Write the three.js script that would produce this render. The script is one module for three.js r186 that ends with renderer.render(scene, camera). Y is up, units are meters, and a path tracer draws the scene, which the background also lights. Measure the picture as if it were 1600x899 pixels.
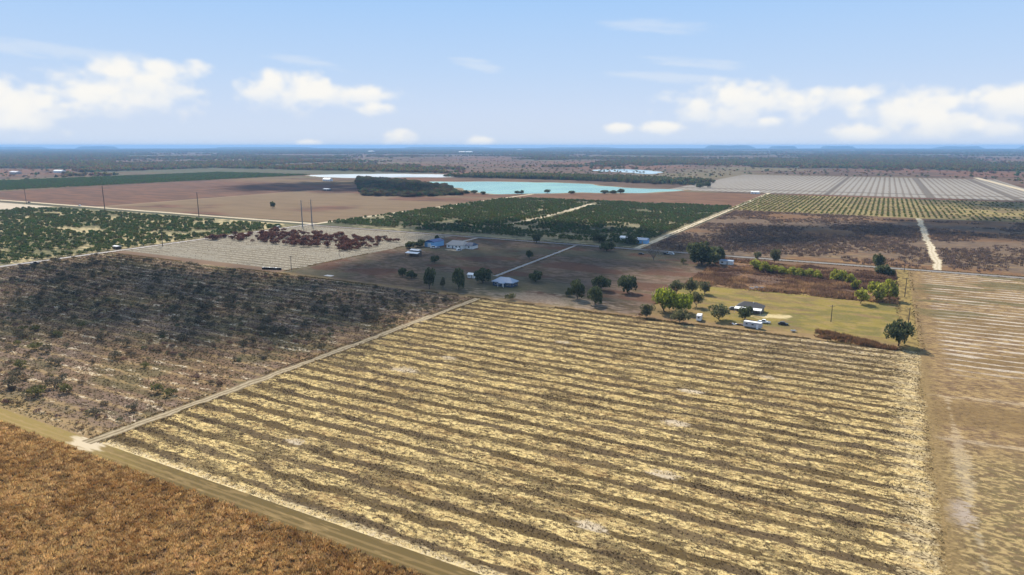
import * as THREE from 'three';
import { mergeGeometries } from 'three/addons/utils/BufferGeometryUtils.js';

// Axes: x runs along the planted rows, -z runs away down the parcels; metres.
const EXPOSURE = 1.6;
const scene = new THREE.Scene();
const camera = new THREE.PerspectiveCamera(46.0, 1600 / 899, 1, 120000);
camera.position.set(0, 85, 0);
camera.lookAt(-0.4787 * 1000, 85 - 1000 * Math.tan(0.2062), -0.878 * 1000);
const SUN = new THREE.Vector3(-0.74, 0.9, -0.68).normalize();
const sun = new THREE.DirectionalLight(new THREE.Color().setRGB(1, 0.92, 0.79), 5.0);
sun.position.copy(SUN).multiplyScalar(3000).add(new THREE.Vector3(-250, 0, -450));
sun.target.position.set(-250, 0, -450);
sun.castShadow = true; sun.shadow.radius = 1.6;
Object.assign(sun.shadow.camera, { left: -900, right: 900, top: 900, bottom: -900, near: 10, far: 6000 });
sun.shadow.mapSize.set(4096, 4096);
scene.add(sun, sun.target);
const renderer = new THREE.WebGLRenderer({ antialias: true });
renderer.toneMapping = THREE.LinearToneMapping;
renderer.toneMappingExposure = EXPOSURE;
renderer.shadowMap.enabled = true;
scene.fog = new THREE.FogExp2(new THREE.Color().setRGB(0.27, 0.49, 0.80), 0.00007);

// ---------- noise and colour ----------
let seed = 7;
const rnd = () => { seed = (seed + 0x6D2B79F5) | 0; let t = Math.imul(seed ^ (seed >>> 15), 1 | seed); t = (t + Math.imul(t ^ (t >>> 7), 61 | t)) ^ t; return ((t ^ (t >>> 14)) >>> 0) / 4294967296; };
const rr = (a, b) => a + (b - a) * rnd();
const TAB = new Float32Array(65536); for (let i = 0; i < 65536; i++) TAB[i] = rnd();
function vn(x, y) {
  const xi = Math.floor(x), yi = Math.floor(y); let fx = x - xi, fy = y - yi;
  fx = fx * fx * (3 - 2 * fx); fy = fy * fy * (3 - 2 * fy);
  const a = (yi & 255) << 8, b = ((yi + 1) & 255) << 8, c = xi & 255, d = (xi + 1) & 255;
  const p = TAB[a + c], q = TAB[a + d], r = TAB[b + c], s = TAB[b + d];
  return p + (q - p) * fx + (r - p + (p - q - r + s) * fx) * fy;
}
function fbm(x, y, o = 4) { let s = 0, a = 0.5, n = 0; for (let i = 0; i < o; i++) { s += a * vn(x, y); n += a; a *= 0.5; x = x * 2.03 + 17.3; y = y * 2.03 + 5.7; } return s / n; }
const sm = (a, b, x) => { x = (x - a) / (b - a); x = x < 0 ? 0 : x > 1 ? 1 : x; return x * x * (3 - 2 * x); };
const cl = (x) => (x < 0 ? 0 : x > 1 ? 1 : x);
const lin = (v) => { v /= 255; return v <= 0.04045 ? v / 12.92 : ((v + 0.055) / 1.055) ** 2.4; };
const alb = (r, g, b) => [lin(r), lin(g), lin(b)];
const mix = (a, b, t) => [a[0] + (b[0] - a[0]) * t, a[1] + (b[1] - a[1]) * t, a[2] + (b[2] - a[2]) * t];
const TOS = new Uint8Array(4097); for (let i = 0; i <= 4096; i++) { const v = i / 4096; TOS[i] = Math.round(255 * (v <= 0.0031308 ? v * 12.92 : 1.055 * v ** (1 / 2.4) - 0.055)); }
function texture(w, h, fn) {                       // fn(s, t) -> linear base colour
  const d = new Uint8Array(w * h * 4);
  for (let j = 0, k = 0; j < h; j++) for (let i = 0; i < w; i++, k += 4) {
    const c = fn((i + 0.5) / w, (j + 0.5) / h);
    for (let n = 0; n < 3; n++) d[k + n] = TOS[(cl(c[n]) * 4096) | 0];
    d[k + 3] = 255;
  }
  const t = new THREE.DataTexture(d, w, h, THREE.RGBAFormat);
  t.colorSpace = THREE.SRGBColorSpace; t.magFilter = THREE.LinearFilter; t.minFilter = THREE.LinearFilter; t.needsUpdate = true;
  return t;
}

// ---------- sky: clear blue over a pale horizon, low fair-weather cumulus all round ----------
{
  const W = 3072, Hh = 1536, d = new Float32Array(W * Hh * 4);
  // cumulus: azimuth, elevation of the centre, half width, half height (degrees)
  const heaps = [
    [-146.98, 4.29, 5.6, 1.9], [-144.40, 5.46, 3.2, 0.75], [-149.23, 3.42, 3.2, 0.9], [-136.24, 4.36, 4.2, 1.5], [-132.41, 3.96, 5.6, 0.9], [-154.26, 2.50, 4.4, 1.7], [-156.67, 3.13, 4, 1.8],
    [-100.42, 3.40, 6.4, 1.6], [-94.11, 3.62, 4.2, 0.9], [-88.66, 2.58, 4.4, 1.6], [-86.83, 1.75, 3.2, 0.8], [-83.34, 2.92, 3, 1.2], [-83.68, 1.35, 2.2, 0.6], [-92.51, 1.02, 2.4, 0.7], [-127.61, 0.71, 1.8, 0.6],
    [-106.41, 1.41, 2, 0.5], [-109.97, 1.38, 1.6, 0.45], [-121.14, 0.41, 1.6, 0.5], [-134.82, 0.20, 1.2, 0.3], [-98.21, 1.83, 1.4, 0.45], [-129.47, 2.92, 2.4, 0.5]];
  const inView = (a) => Math.abs(((a + 118.6 + 540) % 360) - 180) < 46;
  for (let k = 0; k < 60; k++) { const a = rr(-180, 180); if (!inView(a)) heaps.push([a, rr(1, 5.5), rr(1.6, 6), rr(0.5, 1.8)]); else rnd(), rnd(), rnd(); }
  for (let k = 0; k < 70; k++) { const e = rr(17, 62), w = rr(4, 9); heaps.push([rr(-180, 180), e, w / Math.cos(e * 0.01745), w * rr(0.35, 0.6)]); }
  const wisps = [[-151.15, 6.27, 7, 0.5], [-134.70, 6.34, 3, 0.35], [-121.44, 6.39, 2, 0.5], [-107.98, 9.17, 5, 0.5], [-103.94, 6.34, 4, 0.4], [-105.84, 5.24, 5, 0.4]];
  for (let k = 0; k < 30; k++) { const a = rr(-180, 180), e = rr(7, 20); if (!inView(a)) wisps.push([a, e, rr(2, 7), rr(0.3, 0.6)]); }
  const stops = [[0, alb(216, 227, 243)], [2.5, alb(208, 223, 245)], [6, alb(191, 216, 247)], [12, alb(164, 204, 249)], [25, alb(150, 190, 240)], [90, alb(138, 174, 222)]];
  const white = alb(252, 250, 245);
  const col = new Array(W);
  for (let i = 0; i < W; i++) {
    const az = ((i + 0.5) / W - 0.5) * 360, near = [], thin = [];
    for (const h of heaps) { const da = ((az - h[0] + 540) % 360) - 180; if (Math.abs(da) < h[2] * 1.9) near.push([da / (h[2] * 1.04), h]); }
    for (const h of wisps) { const da = ((az - h[0] + 540) % 360) - 180; if (Math.abs(da) < h[2] * 1.5) thin.push([da / h[2], h]); }
    col[i] = [az, near, thin];
  }
  for (let j = 0; j < Hh; j++) {
    const el = ((j + 0.5) / Hh - 0.5) * 180; let base = stops[0][1];
    if (el > 0) for (let s = 1; s < stops.length; s++) if (el <= stops[s][0]) { base = mix(stops[s - 1][1], stops[s][1], (el - stops[s - 1][0]) / (stops[s][0] - stops[s - 1][0])); break; }
    for (let i = 0; i < W; i++) {
      let c = base; const k = (j * W + i) * 4, [az, near, thin] = col[i];
      if (el > -0.5 && el < 75) {
        for (const [x, h] of thin) { const y = (el - h[1] + x * 0.4) / h[3]; if (Math.abs(y) < 1.6) { const e = 1 - x * x * 0.7 - y * y * 0.6, a = sm(0.1, 1.1, e + (fbm(az * 0.5, el * 5 + az * 0.4, 4) - 0.5) * 1.4) * 0.34; c = mix(c, white, a * 0.7); } }
        for (const [x, h] of near) {
          const y = (el - h[1]) / (h[3] * 1.05); if (y < -1.7 || y > 1.7) continue;
          const n = fbm(az * 0.8 * (el > 14 ? 0.4 : 1) + 40, el * 1.3 * (el > 14 ? 0.4 : 1), 7), e = 1 - x * x - (y > 0 ? y * y * 0.8 : y * y * 0.45);
          const a = sm(0.06, 0.9, e * 0.95 + (n - 0.5) * 1.4) * sm(-1.8, 0.45, y + (n - 0.5) * 0.8);
          if (a > 0.003) c = mix(c, white, a);
        }
      }
      d[k] = c[0] / EXPOSURE; d[k + 1] = c[1] / EXPOSURE; d[k + 2] = c[2] / EXPOSURE; d[k + 3] = 1;
    }
  }
  const sky = new THREE.DataTexture(d, W, Hh, THREE.RGBAFormat, THREE.FloatType);
  sky.mapping = THREE.EquirectangularReflectionMapping; sky.magFilter = THREE.LinearFilter; sky.needsUpdate = true;
  scene.background = sky; scene.environment = sky;
}

// ---------- scene helpers ----------
const taken = {};
function numbered(n) { taken[n] = (taken[n] ?? -1) + 1; return taken[n] ? n + '_' + String(taken[n]).padStart(3, '0') : n; }
function put(o, name, data, x = 0, y = 0, z = 0, turn = 0) { o.name = numbered(name); o.position.set(x, y, z); o.rotation.y = turn; o.userData = data; scene.add(o); return o; }
const ground = (o, name, label) => put(o, name, { kind: 'structure', label });
const matte = (o) => new THREE.MeshPhysicalMaterial({ roughness: 1, specularIntensity: 0.08, ...o });
function rect(x0, x1, z0, z1, y, seg = 1) { const g = new THREE.PlaneGeometry(x1 - x0, z1 - z0, seg, seg); g.rotateX(-Math.PI / 2); g.translate((x0 + x1) / 2, y, (z0 + z1) / 2); return g; }
// a flat field: its colour is computed in metres, s runs with x, t runs from the near edge (z1) to the far edge (z0)
function field(name, label, [x0, x1, z0, z1], y, w, h, fn, extra = {}) {
  const map = texture(w, h, (s, t) => fn(x0 + (x1 - x0) * s, z1 + (z0 - z1) * t));
  return ground(new THREE.Mesh(rect(x0, x1, z0, z1, y), matte({ map, ...extra })), name, label);
}
function polySheet(pts, y) { const s = new THREE.Shape(pts.map(([x, z]) => new THREE.Vector2(x, -z))); const g = new THREE.ShapeGeometry(s); g.rotateX(-Math.PI / 2); g.translate(0, y, 0); return g; }
// a road or track: a strip with uneven edges, u along it in metres and v across it
function strip(name, label, a, b, width, y, map, rag = 0.4, step = 4, per = 60) {
  const dx = b[0] - a[0], dz = b[1] - a[1], L = Math.hypot(dx, dz), n = Math.max(2, Math.round(L / step)), nx = -dz / L, nz = dx / L, pos = [], uv = [], ix = [];
  for (let i = 0; i <= n; i++) {
    const s = i / n, c = (vn(s * L / 40, a[0] * 0.1 + 3) - 0.5) * rag * 2;
    for (const e of [-1, 1]) { const o = c + e * (width / 2 + (vn(s * L / 5, e * 9 + a[1] * 0.1) - 0.5) * rag * 2.4); pos.push(a[0] + dx * s + nx * o, y, a[1] + dz * s + nz * o); uv.push(s * L / per, e < 0 ? 0 : 1); }
    if (i) { const k = i * 2; ix.push(k - 2, k - 1, k, k, k - 1, k + 1); }
  }
  const g = new THREE.BufferGeometry(); g.setAttribute('position', new THREE.Float32BufferAttribute(pos, 3)); g.setAttribute('uv', new THREE.Float32BufferAttribute(uv, 2)); g.setIndex(ix); g.computeVertexNormals();
  if (g.attributes.normal.getY(0) < 0) { for (let i = 0; i < ix.length; i += 3) [ix[i], ix[i + 1]] = [ix[i + 1], ix[i]]; g.setIndex(ix); g.computeVertexNormals(); }
  return ground(new THREE.Mesh(g, matte({ map, side: THREE.DoubleSide })), name, label);
}
const M4 = new THREE.Matrix4(), Q = new THREE.Quaternion(), UPV = new THREE.Vector3(0, 1, 0), V1 = new THREE.Vector3(), V2 = new THREE.Vector3(), C1 = new THREE.Color();
function scatter(name, label, geo, mat, list) {    // list of [x, z, scale, height scale, colour]
  const m = new THREE.InstancedMesh(geo, mat, list.length);
  list.forEach(([x, z, s, h, c], i) => { Q.setFromAxisAngle(UPV, (x * 7.13 + z * 3.7) % 6.283); M4.compose(V1.set(x, 0, z), Q, V2.set(s, h, s)); m.setMatrixAt(i, M4); m.setColorAt(i, C1.setRGB(c[0], c[1], c[2])); });
  return put(m, name, { kind: 'stuff', label });
}
function tuftGeo(blades, spread, height, width, lean) {
  const pos = [];
  for (let i = 0; i < blades; i++) {
    const a = rr(0, 6.283), r = spread * Math.sqrt(rnd()), x = Math.cos(a) * r, z = Math.sin(a) * r, b = rr(0, 3.14), w = width * rr(0.6, 1.3), h = height * rr(0.5, 1.1), l = lean * rr(0.3, 1.2);
    const ox = Math.cos(a) * l, oz = Math.sin(a) * l;
    pos.push(x - Math.cos(b) * w, -0.03, z - Math.sin(b) * w, x + Math.cos(b) * w, -0.03, z + Math.sin(b) * w, x + ox, h, z + oz);
  }
  const g = new THREE.BufferGeometry(); g.setAttribute('position', new THREE.Float32BufferAttribute(pos, 3)); g.computeVertexNormals(); return g;
}
const grassMat = new THREE.MeshPhysicalMaterial({ color: 0xffffff, roughness: 1, side: THREE.DoubleSide, transmission: 0.4, thickness: 0, specularIntensity: 0.08 });

// ================= the ground =================
// base colours as linear albedo
const K = {
  straw: [0.60, 0.455, 0.205], tan: [0.285, 0.195, 0.088], clod: [0.060, 0.042, 0.023], olive: [0.088, 0.061, 0.027], sand: [0.50, 0.41, 0.285], weed: [0.095, 0.067, 0.037],
  umber: [0.155, 0.098, 0.057], rust: [0.165, 0.077, 0.027], lawn: [0.205, 0.158, 0.040], russet: [0.115, 0.058, 0.036], grey: [0.155, 0.106, 0.076], moss: [0.092, 0.083, 0.036],
};
const ROW = 7.6;
const rowAt = (x, z) => { const w = (vn(x * 0.012 + 3, z * 0.02) - 0.5) * 1.5 + (vn(x * 0.15, z * 0.13 + 40) - 0.5) * 0.5; let p = (z + 104.5 + w) / ROW; p -= Math.floor(p); return Math.abs(p - 0.5) * 2; };  // 0 mid lane, 1 on the row
const laneAt = (x, z) => { const k = Math.floor((z + 104.5) / ROW); return cl(0.88 + 0.3 * vn(k * 3.7 + 0.5, x * 0.012) + 0.35 * (fbm(x * 0.05 + k * 9, k * 5.3, 3) - 0.5)); };
const patches = [[-144.6, -132.5, 3.6], [-53.0, -229.5, 4.4], [-50.3, -198.9, 4.6], [-44.2, -164.2, 4.2], [-51.5, -131.8, 4], [-156.6, -200.1, 6], [-149.9, -220.3, 4], [-31.5, -258.2, 3.5], [-118.1, -263.9, 4]];
function strawMask(x, z) {                           // how much straw covers the planting row at a point of the cleared field
  const r = rowAt(x, z), far = sm(-230, -310, z);
  const lane = laneAt(x, z), mid = sm(0.94, 1, r) * sm(0.42, 0.62, fbm(x * 0.09 + 33, z * 0.3, 3)) * 0.7;
  return Math.max(sm(0.28, 0.5, r + 0.12 * (1 - lane) + (fbm(x * 0.15, z * 0.55, 5) - 0.5) * 0.95 - far * 0.1), 1 - lane) * (1 - mid) * (0.7 + 0.3 * sm(0.3, 0.55, fbm(x * 0.06 + 9, z * 0.2, 3) + 0.08)) ;
}
field('cleared_field', 'cleared grove field striped with straw rows and mown lanes', [-195, 20, -322, -104.5], 0, 2048, 2048, (x, z) => {
  const m = strawMask(x, z), f = fbm(x * 0.9, z * 2.1, 4), g = vn(x * 2.6, z * 5.2), b = fbm(x * 0.05 + 31, z * 0.09, 3), pale = sm(-240, -320, z) * sm(-130, -10, x);
  let s = mix(K.tan, mix(K.straw, K.sand, pale * 0.8), sm(0.27, 0.52, f + (b - 0.5) * 0.4));
  s = mix(s, K.clod, sm(0.5, 0.68, vn(x * 0.75 + 50, z * 1.7) * 0.6 + g * 0.4) * 0.92);
  s = mix(s, K.rust, sm(0.6, 0.75, fbm(x * 0.07 + 70, z * 0.2, 3)) * 0.35);
  let d = mix(K.olive, K.weed, sm(0.4, 0.65, fbm(x * 0.06 + 5, z * 0.2 + 2, 3)));
  d = mix(d, K.clod, sm(0.45, 0.75, g) * 0.5); d = mix(d, K.tan, sm(0.66, 0.8, f) * 0.6);
  let c = mix(d, s, m);
  c = mix(c, mix(K.weed, K.clod, g), sm(0.58, 0.7, fbm(x * 0.09 + 12, z * 0.34 + 4, 4)) * 0.7);
  for (const [px, pz, r] of patches) { const e = Math.hypot((x - px) / r, (z - pz) / (r * 0.55)); if (e < 1.6) c = mix(c, mix(K.sand, K.grey, g * 0.35), sm(1.15, 0.6, e + (f - 0.5) * 1.2) * 0.9); }
  c = mix(c, mix(K.straw, K.sand, 0.5), sm(8, 15, x + (f - 0.5) * 12) * sm(0.35, 0.65, g * 0.6 + f * 0.4 + 0.05) * 0.7);
  c = mix(c, mix(K.tan, K.olive, g), sm(17.6, 18.8, x + (f - 0.5) * 5 + (b - 0.5) * 4));
  return mix(c, mix(K.straw, K.sand, g), sm(-107.5, -105.5, z + (f - 0.5) * 3) * 0.8);
});
field('abandoned_grove_ground', 'weedy brown ground of the abandoned grove with faint sandy rows', [-549, -199, -322, -104.5], 0, 2048, 1280, (x, z) => {
  const r = rowAt(x, z), f = fbm(x * 0.35, z * 1.1, 4), g = vn(x * 1.8, z * 3.6), b = fbm(x * 0.02, z * 0.035, 3);
  let c = mix(K.umber, K.grey, sm(0.35, 0.65, b)); c = mix(c, K.weed, sm(0.45, 0.7, f) * 0.7);
  c = mix(c, K.moss, sm(0.5, 0.68, fbm(x * 0.05 + 3, z * 0.11, 3)) * 0.55);
  c = mix(c, K.tan, sm(0.35, 0.1, r + (f - 0.5) * 0.9) * 0.55);
  c = mix(c, K.sand, sm(0.66, 0.76, fbm(x * 0.14 + 90, z * 0.55, 3) * 0.75 + g * 0.25 + (0.5 - r) * 0.1) * 0.85);
  return mix(c, K.tan, sm(-118, -106, z + (f - 0.5) * 14) * 0.6);
});
field('mown_strip', 'olive mown grass strip between the tussock field and the rows', [-420, 140, -104.5, -97.5], 0, 2048, 64, (x, z) => {
  const f = fbm(x * 0.25, z * 1.4, 4), rut = sm(0.55, 0.1, Math.abs(Math.abs(z + 101) - 0.9));
  let c = mix(K.olive, mix(K.lawn, K.tan, 0.4), sm(-150, -215, x + (f - 0.5) * 60) * 0.7 + 0.15); c = mix(c, K.tan, rut * 0.35 + sm(0.55, 0.75, f) * 0.4);
  return mix(c, K.sand, sm(9, 4, Math.hypot(x + 197, (z + 103) * 1.6) + (f - 0.5) * 9) * 0.85);
});
field('tussock_field', 'ground under the rust brown tussock grass', [-420, 140, -97.5, 60], 0, 1024, 512, (x, z) => {
  const f = fbm(x * 0.5, z * 0.5, 4); return mix(mix(K.rust, K.clod, 0.35), K.umber, sm(0.35, 0.65, f)); });
field('east_field', 'brown fallow field with broken white sand rows', [20, 330, -540, -104.5], 0, 1536, 2048, (x, z) => {
  const r = rowAt(x, z), f = fbm(x * 0.5, z * 1.3, 4), g = vn(x * 2.1, z * 4.2), b = fbm(x * 0.022, z * 0.04 + 8, 3);
  let c = mix(K.tan, K.umber, sm(0.3, 0.7, f)); c = mix(c, [0.165, 0.108, 0.048], sm(0.5, 0.68, b) * 0.7); c = mix(c, K.weed, sm(0.55, 0.75, g * 0.5 + f * 0.5) * 0.6);
  const rows = sm(-285, -315, z) * sm(26, 32, x) * sm(0.25, 0.5, b + 0.12);
  c = mix(c, [0.44, 0.375, 0.30], sm(0.62, 0.9, r + (fbm(x * 0.11, z * 0.5, 4) - 0.5) * 1.1) * rows * (0.6 + 0.4 * g));
  c = mix(c, K.moss, sm(0.58, 0.68, fbm(x * 0.03 + 50, z * 0.08, 3)) * sm(-350, -420, z) * 0.7);
  const south = sm(-226, -205, z + (x - 20) * 0.35 + (f - 0.5) * 26);
  c = mix(c, mix(mix(K.moss, K.umber, f), mix(K.tan, K.straw, 0.45), sm(0.44, 0.7, fbm(x * 0.8, z * 1.5, 5)) * 0.75), south * 0.85);
  const edge = Math.min(Math.abs(z + 226 + (x - 20) * 0.1), Math.abs(z + 266 + (x - 20) * 0.16), Math.abs(x - 26) + (z < -266 ? 9 : 0));
  c = mix(c, K.sand, sm(1.3, 0.3, edge + (f - 0.5) * 4.4 + (b - 0.5) * 5) * 0.28);
  const pan = Math.hypot((x - 23) / 3.2, (z + 179) / 8); c = mix(c, [0.33, 0.27, 0.22], sm(1.15, 0.6, pan + (f - 0.5) * 1.3) * 0.8);
  return mix(c, mix(K.tan, K.olive, g), sm(24.5, 20.5, x + (f - 0.5) * 5) * 0.75);
});
field('pasture', 'dull grey brown pasture round the houses', [-360, -104, -538, -322], 0, 1024, 1024, (x, z) => {
  const f = fbm(x * 0.25, z * 0.5, 4), b = fbm(x * 0.018 + 4, z * 0.03, 4), g = vn(x * 1.4, z * 2.8);
  let c = mix(K.grey, K.weed, sm(0.35, 0.65, f)); c = mix(c, [0.10, 0.09, 0.052], sm(0.42, 0.62, b) * 0.7); c = mix(c, K.russet, sm(0.56, 0.68, fbm(x * 0.03 + 60, z * 0.06, 4)) * 0.8);
  const yard = Math.hypot((x + 165) / 46, (z + 338) / 15); c = mix(c, mix(K.sand, K.grey, 0.4 + g * 0.5), sm(1.1, 0.5, yard + (f - 0.5) * 1.6) * 0.75);
  c = mix(c, K.moss, sm(16, 6, Math.hypot(x + 196, z + 352) + (f - 0.5) * 12) * 0.7);
  const bare = Math.hypot((x + 310) / 12, (z + 468) / 6); c = mix(c, K.sand, sm(1, 0.4, bare + (f - 0.5) * 1.8) * 0.7);
  return mix(c, K.tan, sm(-330, -324, z + (f - 0.5) * 5) * 0.6);
});
field('lawn_and_marsh', 'yellow green lawn with russet marsh behind it', [-104, 13, -538, -322], 0, 1024, 1536, (x, z) => {
  const f = fbm(x * 0.3, z * 0.6, 4), g = vn(x * 1.6, z * 3), b = fbm(x * 0.05, z * 0.05, 3), edge = -424 - (x + 60) * 0.05 + (b - 0.5) * 22;
  let c = mix(K.lawn, [0.24, 0.165, 0.075], sm(0.42, 0.7, f) * 0.7); c = mix(c, [0.105, 0.10, 0.033], sm(0.45, 0.65, fbm(x * 0.09 + 3, z * 0.16, 4)) * 0.7); c = mix(c, K.umber, sm(0.6, 0.72, fbm(x * 0.06 + 80, z * 0.2, 4)) * 0.6); c = mix(c, K.tan, sm(0.62, 0.8, g) * 0.3);
  c = mix(c, mix(K.umber, K.tan, f), sm(14, 3, Math.abs(z + 322 + (x + 104) * 0.02) + (f - 0.5) * 8) * 0.9);
  const pad = Math.hypot((x + 45) / 11, (z + 357 + (x + 45) * 0.3) / 5); c = mix(c, [0.50, 0.40, 0.22], sm(1.1, 0.5, pad + (f - 0.5) * 1.8) * 0.85);
  c = mix(c, K.umber, sm(-60, -92, x + (f - 0.5) * 30) * sm(-385, -350, z) * 0.6);
  const marsh = sm(4, -6, z - edge); let w = mix(mix(K.russet, K.umber, 0.5), [0.09, 0.058, 0.042], sm(0.35, 0.65, f)); w = mix(w, [0.20, 0.115, 0.06], sm(0.6, 0.72, fbm(x * 0.08 + 20, z * 0.14, 4)) * 0.8);
  w = mix(w, [0.25, 0.15, 0.075], sm(10, 2, Math.abs(z - edge + 8) + (f - 0.5) * 10) * 0.8); w = mix(w, K.umber, sm(-505, -520, z) * 0.7);
  return mix(c, w, marsh);
});
field('lane', 'straight mown grass lane beside the pole line', [13, 20, -541, -322], 0.004, 64, 1024, (x, z) => { const f = fbm(x * 0.6, z * 0.3, 4); return mix(mix(K.lawn, K.tan, 0.45), K.olive, sm(0.4, 0.7, f) * 0.7 + 0.1); });
field('sandy_row_field', 'pale sandy field with thin planted rows', [-549, -360, -540, -322], 0, 1024, 1024, (x, z) => {
  const r = rowAt(x, z), f = fbm(x * 0.4, z * 1.2, 4), in_ = sm(-332, -336, z);
  const c = mix([0.235, 0.205, 0.155], [0.095, 0.075, 0.045], sm(0.5, 0.82, r + (f - 0.5) * 0.7) * 0.85);
  return mix(mix(K.grey, K.umber, f), mix(c, [0.21, 0.185, 0.14], sm(0.5, 0.7, fbm(x * 0.03, z * 0.05, 3))), in_);
});
const groveGround = (sand, dark) => (x, z) => { const f = fbm(x * 0.2, z * 0.4, 4), b = fbm(x * 0.015, z * 0.03, 3); return mix(dark, sand, sm(0.42, 0.62, f * 0.5 + b * 0.5)); };
field('west_grove_ground', 'pale sandy ground of the west citrus grove', [-1040, -557, -540, -150], 0, 1024, 768, groveGround([0.36, 0.29, 0.16], [0.12, 0.11, 0.055]));
field('pale_field', 'bare cream coloured sand field', [-1700, -1040, -540, -150], 0, 512, 256, (x, z) => mix([0.44, 0.37, 0.28], [0.36, 0.30, 0.22], fbm(x * 0.03, z * 0.2, 4)));
field('north_grove_ground', 'sandy ground of the dense citrus grove', [-549, -183, -1000, -551], 0, 512, 768, groveGround([0.25, 0.21, 0.12], [0.075, 0.075, 0.04]));
field('scrub_field', 'purplish brown scrub field with straw patches', [-175, 420, -945, -551], 0, 1536, 1024, (x, z) => {
  const f = fbm(x * 0.22, z * 0.7, 4), b = fbm(x * 0.012, z * 0.02, 3); let c = mix([0.098, 0.069, 0.050], [0.154, 0.105, 0.066], sm(0.35, 0.65, f)); c = mix(c, K.rust, sm(0.52, 0.66, b) * 0.5);
  return mix(c, K.tan, sm(0.62, 0.75, fbm(x * 0.1, z * 0.5 + 40, 3)) * sm(-760, -600, z) * 0.6);
});
field('young_grove_ground', 'straw coloured ground of the young grove', [-188, 600, -1290, -945], 0, 768, 512, (x, z) => mix([0.23, 0.18, 0.075], [0.15, 0.11, 0.055], sm(0.35, 0.65, fbm(x * 0.05, z * 0.1, 4))));
field('brown_field', 'long brown field before the turquoise lake', [-560, -188, -1290, -1000], 0, 512, 512, (x, z) => mix([0.152, 0.084, 0.048], [0.112, 0.060, 0.036], sm(0.3, 0.7, fbm(x * 0.05, z * 0.12, 4))));
field('plastic_mulch_field', 'grey field of plastic covered beds', [-380, 250, -2150, -1330], 0, 1024, 1024, (x, z) => {
  let p = x / 11; p -= Math.floor(p); const f = fbm(x * 0.05, z * 0.05, 4); let c = mix([0.246, 0.225, 0.191], [0.136, 0.106, 0.076], sm(0.55, 0.75, p + (f - 0.5) * 0.3) * 0.8 + sm(-1750, -2100, z) * 0.3);
  const e = Math.min(Math.abs(x + 90), Math.abs(x - 70), Math.abs(x - 190), Math.abs(z + 1420) * 0.5); return mix(c, [0.09, 0.07, 0.055], sm(7, 3, e) * 0.7);
});
field('ploughed_field', 'wide reddish brown ploughed field', [-1480, -557, -1290, -566], 0, 1024, 1024, (x, z) => {
  const f = fbm(x * 0.03, z * 0.09, 5), b = fbm(x * 0.006, z * 0.01, 3); let c = mix([0.136, 0.071, 0.044], [0.095, 0.054, 0.037], sm(0.35, 0.65, f));
  const tan = sm(-985, -978, x + (f - 0.5) * 6); c = mix(c, mix([0.175, 0.122, 0.071], [0.125, 0.085, 0.05], f), tan * sm(-960, -900, z + (b - 0.5) * 240) * sm(0.35, 0.52, b + 0.12)); c = mix(c, [0.252, 0.189, 0.117], sm(5, 2, Math.abs(x + 981)) * 0.8);
  return mix(c, [0.143, 0.105, 0.053], sm(-1080, -1240, z + (b - 0.5) * 200) * 0.7);
});
// the plain out to the horizon: woods, scrub and old pasture
const wooded = (x, z) => fbm(x * 0.0011 + 3, z * 0.0011, 4) * 0.75 + fbm(x * 0.005, z * 0.005 + 8, 3) * 0.25;
const plainColour = (x, z) => {
  const d = Math.hypot(x, z), w = wooded(x, z) + sm(3500, 9000, d) * 0.09, f = fbm(x * 0.02, z * 0.02, 4), p = fbm(x * 0.0022 + 60, z * 0.003, 4);
  let c = mix([0.081, 0.051, 0.034], [0.118, 0.077, 0.050], sm(0.35, 0.65, f)); c = mix(c, [0.143, 0.071, 0.041], sm(0.55, 0.66, p) * 0.8); c = mix(c, [0.143, 0.124, 0.065], sm(0.42, 0.32, p) * 0.6);
  return mix(c, mix([0.060, 0.066, 0.038], [0.10, 0.09, 0.055], f), sm(0.52, 0.6, w));
};
{
  const map = texture(2048, 2048, (s, t) => plainColour(-9000 + 14000 * s, 800 - 12800 * t));
  ground(new THREE.Mesh(rect(-9000, 5000, -12000, 800, -0.35), matte({ map })), 'plain', 'wide plain of scrub, woods and old fields');
  const far = texture(1024, 1024, (s, t) => plainColour(-25500 + 51000 * s, 25500 - 51000 * t));
  ground(new THREE.Mesh(new THREE.CircleGeometry(25500, 96).rotateX(-Math.PI / 2).translate(0, -1.2, 0), matte({ map: far })), 'terrain', 'flat wooded land reaching the horizon');
}
// far low mesas on the skyline
for (const [px, pz, w, h] of [[-21108, -12409, 1300, 74], [-4272, -21589, 1500, 104], [-2827, -22377, 900, 80], [-1347, -23183, 1100, 84], [1786, -24892, 1500, 78], [3875, -26031, 900, 92], [-23458, -11128, 2400, 58], [-16668, -14830, 3600, 52], [-11793, -17488, 3000, 56], [-8311, -19386, 2600, 50]]) {
  const g = new THREE.CylinderGeometry(w * 0.36, w * 0.5, h, 40, 3); g.scale(1, 1, 0.6); g.rotateY(0.5); const p = g.attributes.position;
  for (let i = 0; i < p.count; i++) { const n = fbm(p.getX(i) * 0.004 + px, p.getZ(i) * 0.004, 3) - 0.5; p.setX(i, p.getX(i) * (1 + n * 0.5)); if (p.getY(i) > 0) p.setY(i, p.getY(i) * (0.8 + n)); }
  g.computeVertexNormals(); put(new THREE.Mesh(g, matte({ color: new THREE.Color().setRGB(0.07, 0.075, 0.045) })), 'hill', { kind: 'structure', label: 'low flat topped hill on the skyline' }, px, h / 2 - 3, pz);
}
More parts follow.
